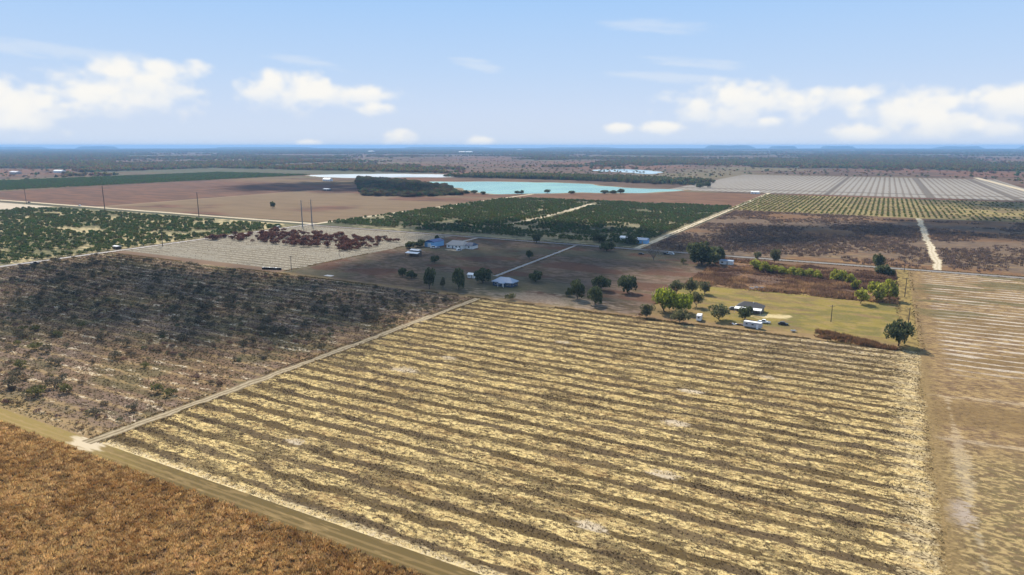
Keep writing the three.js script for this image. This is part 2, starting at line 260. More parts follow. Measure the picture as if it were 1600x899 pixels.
// water
const waterMat = (r, g, b) => new THREE.MeshPhysicalMaterial({ color: new THREE.Color().setRGB(r, g, b), roughness: 0.22, specularIntensity: 0.4, map: silt });
const bankMat = matte({ color: new THREE.Color().setRGB(0.19, 0.14, 0.085) });
const silt = texture(512, 512, (s, t) => { const f = fbm(s * 14, t * 9, 5); return mix([0.62, 0.70, 0.72], [1, 0.97, 0.95], sm(0.3, 0.7, f)); });
function pond(name, label, pts, mat) {
  const c = new THREE.CatmullRomCurve3(pts.map(([x, z]) => new THREE.Vector3(x, 0, z)), true, 'centripetal').getPoints(120).map((v) => [v.x + (vn(v.x * 0.02, v.z * 0.02) - 0.5) * 24, v.z + (vn(v.x * 0.03 + 9, v.z * 0.03) - 0.5) * 24]);
  const cx = c.reduce((a, p) => a + p[0], 0) / c.length, cz = c.reduce((a, p) => a + p[1], 0) / c.length;
  ground(new THREE.Mesh(polySheet(c.map(([x, z], i) => { const l = Math.hypot(x - cx, z - cz), k = 8 + 14 * vn(i * 0.4, cx); return [x + (x - cx) / l * k, z + (z - cz) / l * k]; }), 0.03), bankMat), name + '_bank', 'muddy tan bank round the ' + name);
  const g = polySheet(c, 0.06), p = g.attributes.position, uv = g.attributes.uv; for (let i = 0; i < p.count; i++) uv.setXY(i, (p.getX(i) + 1400) / 1600, (p.getZ(i) + 2600) / 1700);
  ground(new THREE.Mesh(g, mat), name, label);
}
pond('lake', 'turquoise pit lake with milky water', [[-981.2, -1322.2], [-876.3, -1412.9], [-740.4, -1453.4], [-588.6, -1442.3], [-489.9, -1359.0], [-353.8, -1337.7], [-393.2, -1211.5], [-503.1, -1171.3], [-560.7, -1100.9], [-626.7, -1064.8], [-737.0, -1151.6], [-852.2, -1241.1]], waterMat(0.19, 0.39, 0.31));
pond('pond', 'pale milky pond behind the dark wood', [[-1491.3, -1493.0], [-1429.5, -1632.4], [-1290.9, -1708.0], [-1076.9, -1718.9], [-1015.1, -1610.2], [-1158.3, -1532.1], [-1256.9, -1434.6], [-1368.4, -1417.6]], waterMat(0.5, 0.52, 0.5));
pond('pond', 'small light blue pond beyond the lake', [[-924.2, -2291.9], [-868.6, -2438.0], [-681.3, -2283.6], [-639.4, -2063.2], [-726.5, -2131.5], [-839.5, -2197.3]], waterMat(0.36, 0.48, 0.52));
for (const [x, z, rx, rz] of [[-67.7, -424.9, 4, 2.6], [-58.4, -429.9, 6, 2.4], [-49.7, -439.1, 5, 3], [-45.2, -432.8, 3, 1.8]]) {
  const pts = []; for (let i = 0; i < 26; i++) { const a = i / 26 * 6.283, k = 0.7 + 0.6 * vn(i * 0.7, x); pts.push([x + Math.cos(a) * rx * k, z + Math.sin(a) * rz * k]); }
  ground(new THREE.Mesh(polySheet(pts, 0.05), waterMat(0.12, 0.12, 0.12)), 'marsh_pool', 'small grey pool in the russet marsh');
}
// roads and tracks
const roadMap = (base, rut, verge) => { const t = texture(1024, 64, (s, t2) => { const x = s * 60, e = Math.abs(t2 - 0.5) * 2, f = fbm(x * 0.8, t2 * 9, 4); let c = mix(base, rut, sm(0.35, 0.05, Math.abs(e - 0.42) + (f - 0.5) * 0.3)); c = mix(c, base.map((v) => v * 0.75), sm(0.5, 0.75, f) * 0.4); return mix(c, verge, sm(0.72, 0.95, e + (f - 0.5) * 0.5)); }); t.wrapS = THREE.RepeatWrapping; return t; };
const sandMap = roadMap([0.40, 0.33, 0.22], [0.50, 0.43, 0.31], [0.26, 0.20, 0.12]), gravelMap = roadMap([0.30, 0.275, 0.25], [0.36, 0.33, 0.30], [0.2, 0.165, 0.12]), tarMap = roadMap([0.20, 0.185, 0.17], [0.175, 0.16, 0.15], [0.26, 0.215, 0.16]);
const trackMap = roadMap([0.19, 0.145, 0.085], [0.34, 0.275, 0.18], [0.17, 0.13, 0.075]);
strip('paved_road', 'narrow grey paved road past the houses', [-551, -545], [900, -545], 7, 0.012, tarMap, 0.3);
strip('dirt_road', 'cream sand road leading west from the crossing', [-551, -556], [-3000, -590], 10, 0.012, sandMap, 0.5, 12);
strip('gravel_road', 'grey gravel road along the abandoned grove', [-553, -100], [-553, -556], 7, 0.016, gravelMap, 0.4);
strip('dirt_road', 'sand road along the west edge of the dense grove', [-553, -556], [-556, -1400], 8, 0.018, sandMap, 0.6, 8);
strip('dirt_road', 'sand road between the dense grove and the scrub field', [-179, -549], [-186, -1330], 7, 0.014, sandMap, 0.6, 8);
strip('dirt_road', 'sand road past the plastic mulch field', [255, -1300], [215, -2250], 14, 0.014, sandMap, 0.6, 20);
strip('field_track', 'worn sandy wheel track between the grove and the cleared field', [-197, -102.5], [-197, -322], 4.6, 0.01, trackMap, 0.9, 3);
strip('field_track', 'straw coloured track through the scrub field', [39.5, -552], [39.5, -945], 6, 0.01, sandMap, 1.2, 3);
strip('field_track', 'sandy gap through the dense citrus grove', [-358.6, -657.8], [-380.6, -954.7], 9, 0.01, sandMap, 2, 6);
strip('driveway', 'pale gravel driveway from the paved road to the blue house', [-231.5, -542], [-222, -384], 4, 0.014, gravelMap, 0.3);
strip('driveway', 'pale gravel driveway to the white house', [-332.9, -541.4], [-331.3, -498.5], 4, 0.014, gravelMap, 0.3);

// ================= clouds that pass before the sun =================
// each is a heap of billows; its outline is given where its shade falls
function inside(pts, x, z) { let c = false; for (let i = 0, j = pts.length - 1; i < pts.length; j = i++) { const [a, b] = pts[i], [d, e] = pts[j]; if ((b > z) !== (e > z) && x < ((d - a) * (z - b)) / (e - b) + a) c = !c; } return c; }
function rimDistance(pts, x, z) { let m = 1e9; for (let i = 0, j = pts.length - 1; i < pts.length; j = i++) { const [a, b] = pts[j], [d, e] = pts[i], t = cl(((x - a) * (d - a) + (z - b) * (e - b)) / ((d - a) ** 2 + (e - b) ** 2)); m = Math.min(m, Math.hypot(x - a - t * (d - a), z - b - t * (e - b))); } return m; }
const cloudMat = new THREE.MeshPhysicalMaterial({ color: 0xf4f4f4, roughness: 1, transmission: 0.35, thickness: 0, specularIntensity: 0 });
function cloud(label, pts, alt, r0, fringe) {
  const xs = pts.map((p) => p[0]), zs = pts.map((p) => p[1]), x0 = Math.min(...xs), x1 = Math.max(...xs), z0 = Math.min(...zs), z1 = Math.max(...zs), parts = [], step = r0 * 1.0;
  const billow = (x, z, r, up) => { const g = new THREE.IcosahedronGeometry(r, 1), p = g.attributes.position, ox = rr(0, 99); for (let i = 0; i < p.count; i++) { const n = 1 + (fbm(p.getX(i) / r * 1.7 + ox, (p.getZ(i) + p.getY(i)) / r * 1.7, 3) - 0.5) * 0.6; p.setXYZ(i, p.getX(i) * n, p.getY(i) * n * 0.7, p.getZ(i) * n); } const h = alt + up, k = h / SUN.y; g.translate(x + SUN.x * k, h, z + SUN.z * k); parts.push(g); };
  for (let x = x0; x <= x1; x += step) for (let z = z0; z <= z1; z += step) {
    const px = x + rr(-0.4, 0.4) * step, pz = z + rr(-0.4, 0.4) * step; if (!inside(pts, px, pz)) continue;
    const d = rimDistance(pts, px, pz), keep = d < fringe ? 0.35 + 0.65 * d / fringe : 1;
    if (rnd() < keep) billow(px, pz, r0 * (d < fringe ? 0.36 + 0.26 * d / fringe : rr(0.47, 0.73)), rr(0, 1) * Math.min(d, 90) * 0.8);
  }
  for (let k = 0; k < 90; k++) { const i = Math.floor(rnd() * pts.length), [a, b] = pts[i], [c, d] = pts[(i + 1) % pts.length], t = rnd(), q = Math.hypot(c - a, d - b); if (rnd() > q / 160) continue; billow(a + (c - a) * t + rr(-1, 1) * fringe * 0.7, b + (d - b) * t + rr(-1, 1) * fringe * 0.7, r0 * rr(0.15, 0.4), 0); }
  const g = mergeGeometries(parts), c = new THREE.Vector3(); g.computeBoundingBox(); g.boundingBox.getCenter(c); g.translate(-c.x, -c.y, -c.z); g.computeVertexNormals();
  put(new THREE.Mesh(g, cloudMat), 'cloud', { label, category: 'cloud' }, c.x, c.y, c.z);
}
cloud('broad white cumulus cloud shading the abandoned grove and the pasture', [[-324.5, -125.2], [-567.2, -227.8], [-541.6, -292.5], [-525.1, -322.9], [-430.7, -326.5], [-353.6, -322.0], [-351.5, -382.6], [-367.6, -483.3], [-464.9, -589.3], [-437.2, -648.2], [-359.5, -706.3], [-260.1, -715.0], [-162.7, -666.5], [-103.0, -576.1], [-105.8, -516.6], [-124.9, -446.7], [-119.1, -386.2], [-110.2, -331.2], [-140.9, -331.0], [-192.9, -309.6], [-192.4, -261.2], [-186.8, -208.2], [-185.8, -178.2], [-209.0, -174.2], [-243.3, -171.4], [-269.3, -155.2], [-311.3, -147.6]], 1250, 15, 34);
cloud('long white cumulus cloud shading the scrub field', [[-150.3, -640.9], [-134.4, -742.5], [-92.2, -813.8], [-28.9, -841.1], [29.0, -951.0], [151.5, -1017.8], [199.2, -951.3], [166.1, -783.7], [116.8, -766.4], [56.2, -753.5], [-17.2, -693.4], [-67.7, -611.7], [-103.0, -576.1]], 1350, 17, 30);
cloud('small white cumulus cloud shading the ploughed field', [[-1254.1, -968.0], [-1266.4, -1134.3], [-1203.1, -1234.7], [-1128.0, -1310.4], [-742.6, -1148.6], [-724.5, -956.7], [-858.2, -977.7], [-986.8, -928.0], [-1086.7, -894.5]], 1400, 24, 50);
cloud('thin white cumulus cloud shading the young grove', [[44.9, -1278.2], [283.4, -1378.6], [277.7, -1180.3], [168.7, -1141.8], [95.1, -1134.8]], 1450, 22, 40);

// ================= grass, straw and weeds =================
const tuft = tuftGeo(9, 0.42, 0.34, 0.10, 0.22), mat9 = tuftGeo(10, 0.55, 0.085, 0.13, 0.35), bushlet = tuftGeo(16, 0.45, 0.6, 0.11, 0.3);
const vary = (c, k = 0.3) => { const v = 1 - k + 2 * k * rnd(); return [c[0] * v, c[1] * v * rr(0.95, 1.05), c[2] * v * rr(0.9, 1.1)]; };
{
  const straw = [], weeds = [];
  for (let i = 0; i < 250000; i++) {
    const x = rr(-194, 19), z = rr(-321, -104.8), m = strawMask(x, z);
    if (rnd() < m * 0.75) straw.push([x, z, rr(0.5, 1.15), rr(0.6, 1.7), vary(mix(mix(K.clod, K.tan, rnd()), [0.66, 0.51, 0.24], sm(0.3, 0.6, vn(x * 0.7, z * 1.3) * 0.75 + rnd() * 0.25)), 0.25)]);
    else if (rnd() < 0.16 + 0.4 * sm(0.5, 0.7, fbm(x * 0.09 + 12, z * 0.34 + 4, 4))) weeds.push([x, z, rr(0.3, 0.8), rr(0.4, 1.1), vary(rnd() < 0.55 ? K.clod : rnd() < 0.6 ? K.weed : K.umber)]);
  }
  scatter('straw_mulch', 'loose pale straw lying along the rows of the cleared field', mat9, grassMat, straw);
  scatter('field_weeds', 'small dark dead weeds dotted over the cleared field', tuft, grassMat, weeds);
}
{
  const l = []; const g = tuftGeo(30, 0.42, 0.8, 0.09, 0.42);
  for (let i = 0; i < 44000; i++) { const x = rr(-275, -30), z = rr(-98.3, -40) + (vn(i * 0.37, 4) - 0.5); if (x * 0.9 - z * 1.6 < -190 && z > -75) continue; const f = fbm(x * 0.06, z * 0.06, 4), t = fbm(x * 0.5, z * 0.5, 2); l.push([x, z, rr(0.45, 1.35), rr(0.35, 1.4), vary(mix(mix([0.34, 0.185, 0.062], [0.66, 0.455, 0.205], sm(0.3, 0.75, f * 0.5 + rnd() * 0.5)), [0.15, 0.08, 0.034], sm(0.52, 0.8, t) * 0.6), 0.3)]); }
  scatter('tussock_grass', 'rust brown clumped tussock grass', g, grassMat, l);
}
{
  const l = [];
  for (let i = 0; i < 90000; i++) { const x = rr(-548, -200), z = rr(-321, -105), r = rowAt(x, z), n = fbm(x * 0.05 + 3, z * 0.11, 3); if (rnd() > 0.35 + r * 0.5) continue; l.push([x, z, rr(0.5, 1.3), rr(0.5, 1.5), vary(rnd() < n ? [0.105, 0.085, 0.04] : rnd() < 0.5 ? [0.16, 0.105, 0.055] : K.weed)]); }
  scatter('dead_grass', 'dull dead grass among the bushes of the abandoned grove', tuft, grassMat, l);
}
{
  const l = [];
  for (let i = 0; i < 42000; i++) { const x = rr(21, 120), z = rr(-539, -105); l.push([x, z, rr(0.4, 1), rr(0.3, 0.9), vary(z > -215 && rnd() < 0.25 ? K.straw : rnd() < 0.5 ? K.tan : [0.13, 0.075, 0.03])]); }
  scatter('fallow_grass', 'thin brown grass over the fallow field', mat9, grassMat, l);
}
{
  const l = [];
  for (let i = 0; i < 30000; i++) { const x = rr(-359, -105), z = rr(-537, -323), n = fbm(x * 0.03 + 60, z * 0.06, 4); l.push([x, z, rr(0.5, 1.2), rr(0.3, 0.9), vary(rnd() < sm(0.45, 0.65, n) ? K.russet : rnd() < 0.5 ? K.grey : [0.085, 0.075, 0.042])]); }
  scatter('pasture_grass', 'short grey brown pasture grass', mat9, grassMat, l);
  const m = [];
  for (let i = 0; i < 17000; i++) { const x = rr(-104, 12), z = rr(-525, -418), f = fbm(x * 0.08 + 20, z * 0.14, 4); const q = fbm(x * 0.05 + 7, z * 0.09, 3); if ((z > -436 && rnd() < 0.5) || rnd() > sm(0.3, 0.55, q) + 0.15) continue; const k = 0.35 + 1.3 * sm(0.35, 0.7, q); m.push([x, z, rr(1, 2.4) * k, rr(0.9, 2.6) * k, vary(mix([0.16, 0.092, 0.062], [0.33, 0.20, 0.105], sm(0.5, 0.7, f) + (z > -445 ? 0.35 : 0)), 0.35)]); }
  scatter('marsh_brush', 'tangled russet brush filling the marsh', bushlet, grassMat, m);
  const p = [];
  for (let i = 0; i < 3400; i++) { const t = rnd(), a = rr(-1, 1), x = (-19.4) + (8.5 - (-19.4)) * t + a * 3, z = (-331.9) + ((-322.0) - (-331.9)) * t + rr(-6, 6) * (1 - 0.6 * t); const k = fbm(x * 0.16, z * 0.2, 3); if (rnd() > sm(0.3, 0.55, k) + 0.1) continue; p.push([x, z, rr(0.8, 2) * (0.4 + k), rr(0.6, 3.4) * (0.2 + k * 1.4), vary(rnd() < 0.6 ? [0.24, 0.125, 0.06] : [0.15, 0.10, 0.055], 0.35)]); }
  scatter('bramble_patch', 'rusty bramble patch on the lawn edge above the rows', bushlet, grassMat, p);
  const s = [];
  for (let i = 0; i < 26000; i++) { const x = rr(-172, 330), z0 = rr(-944, -553), z = Math.round(z0 / ROW) * ROW + rr(-2.2, 2.2); if (Math.abs(x - 39.5) < 4 || fbm(x * 0.02, z * 0.02 + 5, 3) < 0.36 + 0.2 * rnd()) continue; s.push([x, z, rr(1.6, 3.6), rr(1.4, 3.4), vary(rnd() < 0.7 ? [0.15, 0.105, 0.085] : [0.22, 0.14, 0.085], 0.35)]); }
  scatter('scrub_brush', 'leafless purple brown brush covering the scrub field', bushlet, grassMat, s);
}
{
  const l = [];
  for (let x = -546; x < -362; x += 1.5) for (let z = -536; z < -338; z += ROW) if (rnd() < 0.6) l.push([x + rr(-0.6, 0.6), Math.round((z + 104.5) / ROW) * ROW - 104.5 + 3.8 + rr(-0.5, 0.5), rr(0.8, 1.7), rr(0.6, 1.5), vary([0.10, 0.075, 0.045])]);
  scatter('row_plants', 'small dull plants along the rows of the pale field', tuft, grassMat, l);
}

// ================= trees =================
const leafMats = {}, leafMat = (k) => (leafMats[k] ??= new THREE.MeshPhysicalMaterial({ color: 0xffffff, vertexColors: true, roughness: 0.9, side: THREE.DoubleSide, transmission: 0.5, thickness: 0, specularIntensity: 0.15 }));
const barkMat = matte({ color: new THREE.Color().setRGB(0.075, 0.058, 0.045) }), greyBark = matte({ color: new THREE.Color().setRGB(0.13, 0.115, 0.10) });
function limb(a, b, r0, r1, sides = 5) { const d = b.clone().sub(a), L = d.length(), g = new THREE.CylinderGeometry(r1, r0, L, sides, 1); g.translate(0, L / 2, 0); g.applyQuaternion(new THREE.Quaternion().setFromUnitVectors(UPV, d.normalize())); g.translate(a.x, a.y, a.z); return g; }
// crown of a tree of unit height and unit half width: leaf clumps spread through lobes
function crownGeo(o) {
  const { lobes, leaves, size, low, hues, flat = 0.62, open = 0.35 } = o, cs = [];
  for (let i = 0; i < lobes; i++) { const a = i * 2.4 + rr(-0.4, 0.4), r = i ? rr(0.3, 0.72) : 0, h = low + (1 - low) * (i ? rr(0.25, 0.72) : 0.7); cs.push([Math.cos(a) * r, h, Math.sin(a) * r, rr(0.3, 0.46), rr(0.75, 1.2)]); }
  const pos = [], col = [], A = new THREE.Vector3(), B = new THREE.Vector3(), N = new THREE.Vector3();
  for (let i = 0; i < leaves; i++) {
    const c = cs[Math.floor(rnd() * lobes)], y = rr(-0.8, 1), a = rr(0, 6.283), q = Math.sqrt(Math.max(0, 1 - y * y)), rad = c[3] * (rnd() < open ? Math.cbrt(rnd()) : rr(0.85, 1.08));
    const x = c[0] + Math.cos(a) * q * rad, z = c[2] + Math.sin(a) * q * rad, h = Math.max(low * 0.8, c[1] + y * rad * flat);
    N.set(rr(-1, 1), rr(-0.3, 1), rr(-1, 1)).normalize(); A.set(rr(-1, 1), rr(-1, 1), rr(-1, 1)).cross(N).normalize(); B.crossVectors(N, A);
    const s = size * rr(0.6, 1.3), t = s * rr(0.6, 1), hue = hues[Math.floor(rnd() * hues.length)], v = rr(0.75, 1.25) * c[4] * 2.0;
    const P = [[-1, -0.6], [0.3, -1], [1, 0.4], [-0.2, 1]].map(([u, w]) => [x + A.x * u * s + B.x * w * t, h + (A.y * u * s + B.y * w * t) * 0.8, z + A.z * u * s + B.z * w * t]);
    for (const k of [0, 1, 2, 0, 2, 3]) { pos.push(...P[k]); col.push(hue[0] * v, hue[1] * v, hue[2] * v); }
  }
  let w = 0, t = 0; for (let i = 0; i < pos.length; i += 3) { w = Math.max(w, Math.abs(pos[i]), Math.abs(pos[i + 2])); t = Math.max(t, pos[i + 1]); }
  for (let i = 0; i < pos.length; i += 3) { pos[i] *= 1.04 / w; pos[i + 2] *= 1.04 / w; pos[i + 1] *= 1.02 / t; }
  const g = new THREE.BufferGeometry(); g.setAttribute('position', new THREE.Float32BufferAttribute(pos, 3)); g.setAttribute('color', new THREE.Float32BufferAttribute(col, 3)); g.computeVertexNormals(); return g;
}
function trunkGeo(low, forks, r = 0.05, twigs = 0) {
  const parts = [], top = new THREE.Vector3(rr(-0.04, 0.04), low * 0.9, rr(-0.04, 0.04)); parts.push(limb(new THREE.Vector3(0, -0.02, 0), top, r * 1.25, r, 7));
  for (let i = 0; i < forks; i++) {
    const a = i * 6.283 / forks + rr(-0.4, 0.4), e = new THREE.Vector3(Math.cos(a) * rr(0.35, 0.6), low + (1 - low) * rr(0.35, 0.75), Math.sin(a) * rr(0.35, 0.6)); parts.push(limb(top, e, r * 0.6, r * 0.22));
    for (let k = 0; k < 2 + twigs; k++) { const f = e.clone().multiplyScalar(rr(0.65, 1)).setY(top.y + (e.y - top.y) * rr(0.6, 1)), t = f.clone().add(new THREE.Vector3(rr(-0.3, 0.3), rr(0.08, 0.3), rr(-0.3, 0.3))); parts.push(limb(f, t, r * 0.24, r * 0.06, 3)); for (let w = 0; w < twigs; w++) parts.push(limb(f.clone().lerp(t, rr(0.4, 0.9)), t.clone().add(new THREE.Vector3(rr(-0.2, 0.2), rr(-0.02, 0.16), rr(-0.2, 0.2))), r * 0.1, r * 0.03, 3)); }
  }
  return mergeGeometries(parts);
}
const G = {
  oak: [[0.040, 0.048, 0.019], [0.056, 0.064, 0.024], [0.075, 0.076, 0.032], [0.048, 0.058, 0.028]], bright: [[0.15, 0.165, 0.018], [0.10, 0.12, 0.018], [0.19, 0.20, 0.025], [0.07, 0.085, 0.018]],
  olive: [[0.070, 0.070, 0.030], [0.095, 0.088, 0.042], [0.055, 0.058, 0.028]], lime: [[0.17, 0.175, 0.024], [0.11, 0.125, 0.022], [0.22, 0.21, 0.04], [0.12, 0.10, 0.035]], scrub: [[0.075, 0.062, 0.040], [0.055, 0.050, 0.030], [0.10, 0.082, 0.05]], moss: [[0.085, 0.082, 0.026], [0.06, 0.062, 0.024], [0.11, 0.095, 0.035]],
  red: [[0.062, 0.026, 0.017], [0.082, 0.033, 0.02], [0.045, 0.022, 0.016]], citrus: [[0.036, 0.050, 0.018], [0.052, 0.066, 0.022], [0.07, 0.08, 0.026]], bare: [[0.10, 0.088, 0.078], [0.13, 0.115, 0.10]],
};
const KINDS = {};
function kind(name, n, low, o, forks, mat, r, twigs) { KINDS[name] = []; for (let i = 0; i < n; i++) KINDS[name].push({ crown: crownGeo({ low, ...o }), trunk: trunkGeo(low, forks, r, twigs), bark: mat }); }
kind('oak', 4, 0.09, { lobes: 11, leaves: 1500, size: 0.075, hues: G.oak }, 6, barkMat, 0.045);
kind('bright', 2, 0.07, { lobes: 12, leaves: 1700, size: 0.065, hues: G.bright }, 6, barkMat, 0.04);
kind('olive', 4, 0.13, { lobes: 9, leaves: 1000, size: 0.075, hues: G.olive, open: 0.6 }, 6, greyBark, 0.04);
kind('lime', 3, 0.06, { lobes: 10, leaves: 900, size: 0.085, hues: G.lime, open: 0.6 }, 6, greyBark, 0.03);
kind('bare', 2, 0.12, { lobes: 10, leaves: 420, size: 0.03, hues: G.bare, open: 0.8 }, 8, greyBark, 0.03, 4);
kind('scrub', 4, 0.05, { lobes: 8, leaves: 330, size: 0.085, hues: G.scrub, open: 0.7 }, 6, greyBark, 0.03, 1);
kind('moss', 2, 0.05, { lobes: 8, leaves: 360, size: 0.09, hues: G.moss, open: 0.6 }, 5, greyBark, 0.03, 1);
kind('red', 3, 0.1, { lobes: 7, leaves: 260, size: 0.12, hues: G.red, open: 0.5 }, 4, barkMat, 0.04);
kind('citrus', 3, 0.04, { lobes: 6, leaves: 120, size: 0.2, hues: G.citrus, flat: 0.7 }, 3, barkMat, 0.04);
let treeCount = 0;
function tree(name, label, kindName, [x, z, w, h], category = 'tree', group) {
  const list = KINDS[kindName], k = list[treeCount++ % list.length], o = new THREE.Group(); o.scale.set(w / 2 * 1.08, h, w / 2 * rr(0.92, 1.15));
  const t = new THREE.Mesh(k.trunk, k.bark); t.name = 'trunk'; const c = new THREE.Mesh(k.crown, leafMat(kindName)); c.name = 'crown'; o.add(t, c);
  return put(o, name, { label, category, ...(group ? { group } : {}) }, x, 0, z, rr(0, 6.283));
}
const dark = 'shaded oaks of the pasture';
for (const [l, a] of [
  ['small round dark oak west of the bare sapling', [-275.9, -353.9, 6.0, 6.1]], ['low spreading dark oak beside the small round oak', [-266.6, -351.4, 8.1, 5.6]], ['narrow dark oak standing alone south of the pasture bare patch', [-236.2, -328.7, 7.8, 13.6]],
  ['tall dark oak nearest the white tank', [-220.5, -337.2, 10.9, 13.5]], ['dense dark oak at the end of the driveway by the blue roofed house', [-217.7, -361.1, 11.8, 9.9]], ['round dark oak east of the blue roofed house', [-189.4, -378.9, 9.4, 7.9]], ['little round oak beside the gravel driveway', [-234.0, -456.8, 5.9, 7.0]],
  ['little round oak south of the open barn', [-287.7, -407.7, 6.7, 5.8]], ['large dark oak at the west of the four oak clump', [-146.5, -345.8, 9.5, 11.9]], ['low dark bush oak at the west edge of the oak clump', [-154.0, -351.2, 5.2, 5.3]], ['broad dark oak at the back of the oak clump', [-143.3, -375.1, 12.0, 9.1]],
  ['rounded dark oak at the front of the oak clump by the straw rows', [-132.9, -338.8, 10.6, 10.5]], ['dense round dark oak standing east of the oak clump', [-127.0, -375.8, 11.5, 11.0]], ['wide dark live oak beside the white roadside trailer', [-111.5, -494.3, 28.1, 17.7]], ['smaller dark oak against the wide live oak', [-103.7, -511.2, 12.0, 12.1]],
  ['dark oak across the road from the blue roadside building', [-195.7, -521.6, 12.8, 8.1]], ['dark oak at the road edge of the dense citrus grove', [-220.7, -568.1, 12.8, 8.2]], ['small dark oak before the blue roadside building', [-193.3, -573.8, 11.5, 8.2]], ['dark roadside oak west of the driveway mouth', [-268.3, -537.5, 8.6, 8.7]], ['small dark tree behind the blue shed', [-355.6, -508.9, 5.3, 5.4]],
  ['dark hedge oak west of the open barn', [-348.8, -458.4, 9.9, 6.1]], ['dark hedge oak between the barn and the blue shed', [-345.6, -468.6, 10.6, 6.7]], ['lone round oak at the corner of lawn and straw rows', [11.9, -328.2, 11.9, 11.9]], ['green tree in front of the grey roofed house', [-54.8, -343.3, 7.4, 7.3]], ['lone small dark tree on the tan ploughed land', [-749.1, -674.5, 7.6, 9.6]], ['dark bushy oak beside the lane mouth', [5.9, -510.1, 13.7, 7.9]], ['upright dark oak behind the lane mouth bush', [1.4, -535.0, 8.7, 11.4]],
]) tree('oak_tree', l, 'oak', a);
for (const [l, a] of [['large yellow green tree at the corner of the straw rows', [-95.1, -341.1, 15.1, 13.1]], ['yellow green tree merged with the larger one beside the camper', [-86.1, -342.8, 13.0, 10.6]]]) tree('broadleaf_tree', l, 'bright', a);
for (const [l, a] of [
  ['low olive tree at the foot of the yellow green tree', [-99.6, -324.8, 7.9, 7.1]], ['grey olive bushy tree beside the white camper', [-82.1, -322.7, 9.7, 6.7]], ['grey green tree behind the yellow green trees', [-101.4, -387.7, 8.9, 8.3]], ['tall grey green tree at the lawn corner', [-92.8, -386.5, 9.6, 10.6]], ['grey green tree with its shadow on open lawn', [-86.4, -393.9, 8.2, 7.9]],
  ['grey tree between the yellow green tree and the lawn', [-82.8, -359.2, 7.5, 8.8]], ['wide grey olive tree between camper and grey roofed house', [-66.3, -337.0, 11.4, 8.2]], ['thin sapling with few leaves beside the narrow oak', [-230.1, -334.2, 4.3, 7.2]], ['grey tree at the road beyond the marsh willows', [-66.4, -528.3, 9.2, 10.8]], ['small grey tree at the road end of the willows', [-79.2, -534.4, 6.2, 6.8]],
]) tree('olive_tree', l, 'olive', a);
tree('bare_tree', 'leafless grey tree beside the paved road', 'bare', [-148.6, -496.5, 14.9, 12.1]);
tree('bush', 'mossy green bush in front of the blue roofed house', 'moss', [-178.7, -326.3, 6.1, 4.1], 'bush');
tree('bush', 'mossy bush at the yard of the roadside trailer', 'moss', [-124.9, -493.2, 6.3, 4.4], 'bush');
for (const [l, a] of [['bright lime willow bush at the lawn end of the marsh', [-5.3, -410.1, 9.1, 9.3]], ['bright lime willow tree beside the lane', [2.3, -421.4, 11.0, 11.2]], ['tall bright lime willow tree touching the lane', [8.2, -428.3, 11.1, 12.2]]]) tree('willow_tree', l, 'lime', a);
for (const [px, pz, w, h] of [[-74.0, -491.0, 9.0, 8.2], [-67.3, -486.3, 8.5, 7.6], [-61.6, -483.9, 7.5, 6.2], [-55.5, -481.9, 7.9, 6.1], [-49.3, -480.0, 7.9, 6.1], [-43.5, -478.0, 7.4, 6.1], [-38.4, -478.3, 7.4, 6.5], [-32.9, -476.3, 6.9, 6.0], [-22.0, -472.5, 8.2, 8.3], [-17.5, -470.3, 8.1, 8.7], [-12.9, -465.9, 7.6, 7.3], [-9.8, -452.1, 6.1, 6.2]]) tree('willow_bush', 'yellow lime willow bush in the row behind the marsh', 'lime', [px, pz, w, h], 'bush', 'willow bushes behind the marsh');
for (const [px, pz, w, h] of [[-664.3, -1044.3, 16.4, 7.0], [-651.1, -1051.5, 14.0, 7.0], [-628.4, -1045.2, 11.5, 5.8], [-583.0, -1088.7, 10.5, 5.9], [-575.9, -1092.6, 10.5, 7.0], [-542.6, -1130.0, 14.2, 7.1], [-496.6, -1135.8, 12.9, 5.9], [-443.7, -1164.6, 15.3, 7.1], [-430.5, -1171.8, 15.4, 7.1], [-418.3, -1178.5, 15.4, 9.5], [-333.3, -1419.4, 19.3, 11.1], [-324.5, -1449.1, 16.9, 12.7]]) tree('shore_tree', 'dark tree on the near shore of the turquoise lake', 'oak', [px, pz, w, h], 'tree', 'trees along the lake shore');
{
  const spots = []; let guard = 0;
  while (spots.length < 285 && guard++ < 20000) {
    const x = rr(-545, -203), z = -104.5 - (Math.floor(rr(0, 28)) + 0.5) * ROW + rr(-1, 1); if (rnd() > sm(0.38, 0.6, fbm(x * 0.02 + 11, z * 0.03 + 6, 3)) * 0.7 + 0.25) continue;
    if (spots.some((s) => Math.hypot(s[0] - x, s[1] - z) < 3.2)) continue; spots.push([x, z]);
  }
  for (const [x, z] of spots) {
    const big = fbm(x * 0.013, z * 0.02 + 7, 2) + rr(-0.15, 0.15), w = 2.6 + 5 * cl(big) * rr(0.5, 1), green = z > -190 && rnd() < 0.3;
    const where = z > -135 ? 'near the olive mown strip' : x > -232 ? 'beside the worn sandy wheel track' : z < -296 ? 'at the pasture end of the abandoned grove' : x < -500 ? 'near the gravel road' : 'in the middle of the abandoned grove', size = w > 6.4 ? 'broad' : w > 4.6 ? 'medium sized' : 'small';
    tree(green ? 'green_bush' : 'scrub_bush', green ? `${size} mossy green citrus bush ${where}` : `${size} grey half dead citrus bush ${where}`, green ? 'moss' : 'scrub', [x, z, w, w * rr(0.5, 0.72)], 'bush', green ? 'green bushes of the abandoned grove' : 'half dead bushes of the abandoned grove');
  }
}
